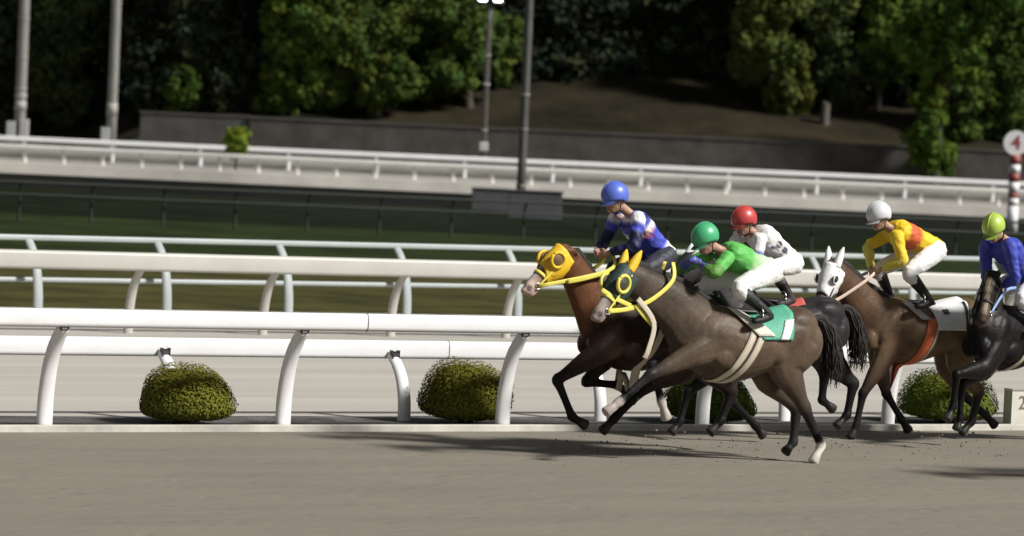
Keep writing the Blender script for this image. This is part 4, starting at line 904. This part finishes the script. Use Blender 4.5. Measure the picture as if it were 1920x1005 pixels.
# third horse, behind the nearest
F3 = Frame(1462, 39.1)
H3 = horse('blackish horse mostly hidden behind the nearest brown horse, white ear cover', F3, (0.028, 0.025, 0.027), (0.010, 0.009, 0.009), (1296, 478), (1232, 560), 5,
           [[(1368, 688), (1372, 752), (1424, 806), (1440, 826)], [(1345, 690), (1290, 735), (1275, 790), (1258, 812)]],
           [[(1540, 668), (1546, 702), (1541, 750), (1563, 768)], [(1560, 680), (1600, 720), (1588, 778), (1568, 800)]],
           (0.03, 0.03, 0.03), neck_col=(0.03, 0.028, 0.028))
h = hood(H3, black_web, .40, .08, white_cloth); bridle(H3, black_web, F3.P(1350, 500, .06), black_web)
cloth(H3, red_cloth, .12, -.27, 30); girth(H3, cream_web, .05); saddle(H3)
J3 = jockey('person in a red cap and white silks just behind the green capped rider', F3, (1395, 411), (1412, 437), (1432, 448), (1460, 472), (1482, 492), (1424, 450), (1420, 492), (1380, 492), (1448, 505), (1482, 558), (1458, 568),
            (0.50, 0.055, 0.05), [W, W, W, W, W, W, W, (.72, .68, .62)], [W, W, (.10, .14, .50), W, W], W, ((.7, .68, .62), (.05, .04, .04)), head_pitch=12,
            deco=[(x + dx, y + dy, .16, (.02, .02, .03)) for x, y in ((1460, 458), (1472, 470), (1462, 482), (1428, 436)) for dx in (-3, 0, 3) for dy in (-3, 0, 3)] * 4 + [(1436 + dx, 470 + dy, .16, (.10, .14, .50)) for dx in (-12, -6, 0, 6, 12) for dy in (-4, 0, 4)] * 4)
stirrup(H3, J3['foot'])
# fourth horse with the white hood
F4 = Frame(1728, 40.4)
H4 = horse('bay horse in a white hood, ears up, with white saddle cloth and orange girth', F4, (0.150, 0.098, 0.056), (0.022, 0.018, 0.018), (1560, 492), (1530, 588), 24,
           [[(1652, 682), (1618, 738), (1606, 796), (1594, 822)], [(1650, 690), (1662, 738), (1690, 786), (1704, 808)]],
           [[(1800, 680), (1835, 735), (1822, 790), (1800, 815)], [(1780, 685), (1800, 735), (1850, 780), (1868, 800)]],
           (0.055, 0.05, 0.055), neck_col=(0.105, 0.060, 0.036))
h = hood(H4, white_cloth, .62, .02); eye_cup(H4, h, white_cloth, black_web, .045, .008, .33)
bridle(H4, black_web, F4.P(1640, 512, .06), plain('pink_cream_rein', (.62, .47, .38), .6), [F4.P(1580, 556, .13), F4.P(1624, 526, .12)], .018)
c4 = cloth(H4, white_cloth, .02, -.46, 86, .08)
patch(H4, lambda u, v: trunk_dir(-.40 + (u - .5) * .025, R(30 + 50 * v)), black_web, 'stripe', c4)
patch(H4, lambda u, v: trunk_dir(-.15 + (u - .5) * .07, R(40 + 12 * v)), plain('dark_blue_mark', (.06, .07, .12)), 'number', c4)
girth(H4, orange_cloth, .04, .12, .20); girth(H4, cream_web, -.045, .03, .20); saddle(H4)
YEL = (0.82, 0.56, 0.03); ORG = (0.62, 0.13, 0.04); LEM = (0.74, 0.62, 0.10)
J4 = jockey('person in a white cap and yellow silks with an orange sash', F4, (1648, 402), (1668, 428), (1690, 438), (1722, 452), (1750, 466), (1682, 446), (1692, 488), (1650, 506), (1704, 512), (1742, 562), (1712, 576),
            (0.62, 0.63, 0.65), [LEM, YEL, YEL, YEL, ORG, ORG, YEL, YEL, YEL, YEL, YEL, YEL], [YEL, YEL, YEL, YEL, LEM, LEM, LEM], W, ((.05, .05, .05), (.02, .02, .02)), far={'elb': (1628, 462), 'hand': (1634, 506), 'sho': (1664, 440)}, head_pitch=14, cap2=(.6, .6, .6))
stirrup(H4, J4['foot'])
patch(H4, lambda u, v: trunk_dir(.34 - .20 * v + (u - .5) * .12, R(26 + 38 * v)), plain('grey_white_pad', (0.60, 0.60, 0.58), .7, bump=.3), 'saddle_pad', H4['root'], 5, 10, .034)
# fifth horse, at the right edge
F5 = Frame(1912, 40.0, 14)
H5 = horse('black horse at the right edge, bare pale face turned towards the camera', F5, (0.009, 0.008, 0.008), (0.005, 0.0045, 0.0045), (1860, 512), (1842, 602), 22,
           [[(1845, 690), (1745, 713), (1738, 774), (1726, 800)], [(1850, 690), (1800, 722), (1797, 786), (1790, 808)]],
           [[(2030, 680), (2060, 740), (2040, 800), (2020, 824)], [(2010, 690), (2030, 745), (2075, 790), (2090, 812)]],
           (0.10, 0.075, 0.06), blaze=(0.36, 0.30, 0.20), neck_col=(0.025, 0.019, 0.015), ear_pin=.5)
bridle(H5, black_web, F5.P(1905, 540, .06), blue_web, [F5.P(1885, 546, .13)], .016)
cloth(H5, plain('grey_saddle_cloth', (.3, .3, .3), .6)); girth(H5, cream_web, .05); saddle(H5)
BL5 = (0.055, 0.075, 0.42)
J5 = jockey('person in a lime cap and plain blue silks at the right edge', F5, (1863, 424), (1882, 448), (1890, 472), (1912, 502), (1936, 522), (1894, 464), (1904, 522), (1880, 536), (1915, 560), (1950, 610), (1922, 622),
            (0.42, 0.56, 0.08), [BL5] * 4, [BL5, BL5, BL5, BL5], W, ((.03, .03, .03), (.02, .02, .02)), far={'sho': (1848, 462), 'elb': (1850, 520), 'hand': (1868, 540)}, head_turn=12, head_pitch=28, deco=[(1875 + dx, 490 + dy, .15, (.03, .035, .16)) for dx in (-6, 0, 6) for dy in (-6, 0, 6)] * 2, sh_y=.20)
stirrup(H5, J5['foot'])

# the next runner, just outside the frame, whose shadow lies on the dirt at the lower right
def copy_tree(o, parent, off=None):
    c = o.copy(); scn.collection.objects.link(c); c.parent = parent
    if off is not None: c.location = o.location + off
    for ch in [x for x in list(scn.objects) if x.parent == o]: copy_tree(ch, c)
    return c
q = at(2420, 600, 35.9); off = Vector((q.x, q.y, 0)) - F2.O
c = copy_tree(H2['root'], None, off); c['label'] = 'dark horse out of sight beyond the right edge, only its shadow reaching the dirt'
c = copy_tree(J2['root'], None, off); c['label'] = 'person out of sight beyond the right edge on the horse whose shadow shows'
# clods thrown up on the dirt behind the hooves
r = random.Random(5); bm = bmesh.new()
for i in range(260):
    px = r.uniform(1000, 1900); py = r.gauss(838, 14); g = ground(px, py)
    if (g - K0).dot(N) < 0.15: continue
    z = abs(r.gauss(0, .05)) * (r.random() < .25); s_ = r.uniform(.005, .016)
    ret = bmesh.ops.create_icosphere(bm, subdivisions=1, radius=s_)
    for v in ret['verts']: v.co = Vector((v.co.x * r.uniform(.7, 1.4), v.co.y * r.uniform(.7, 1.4), v.co.z * r.uniform(.5, 1.1))) + g + Vector((0, 0, z + s_ * .3))
tag(bm_obj('dirt_clods', bm, dirt_mat, smooth=False), 'small clods of dirt kicked up around the horses hooves', 'dirt', kind='stuff')
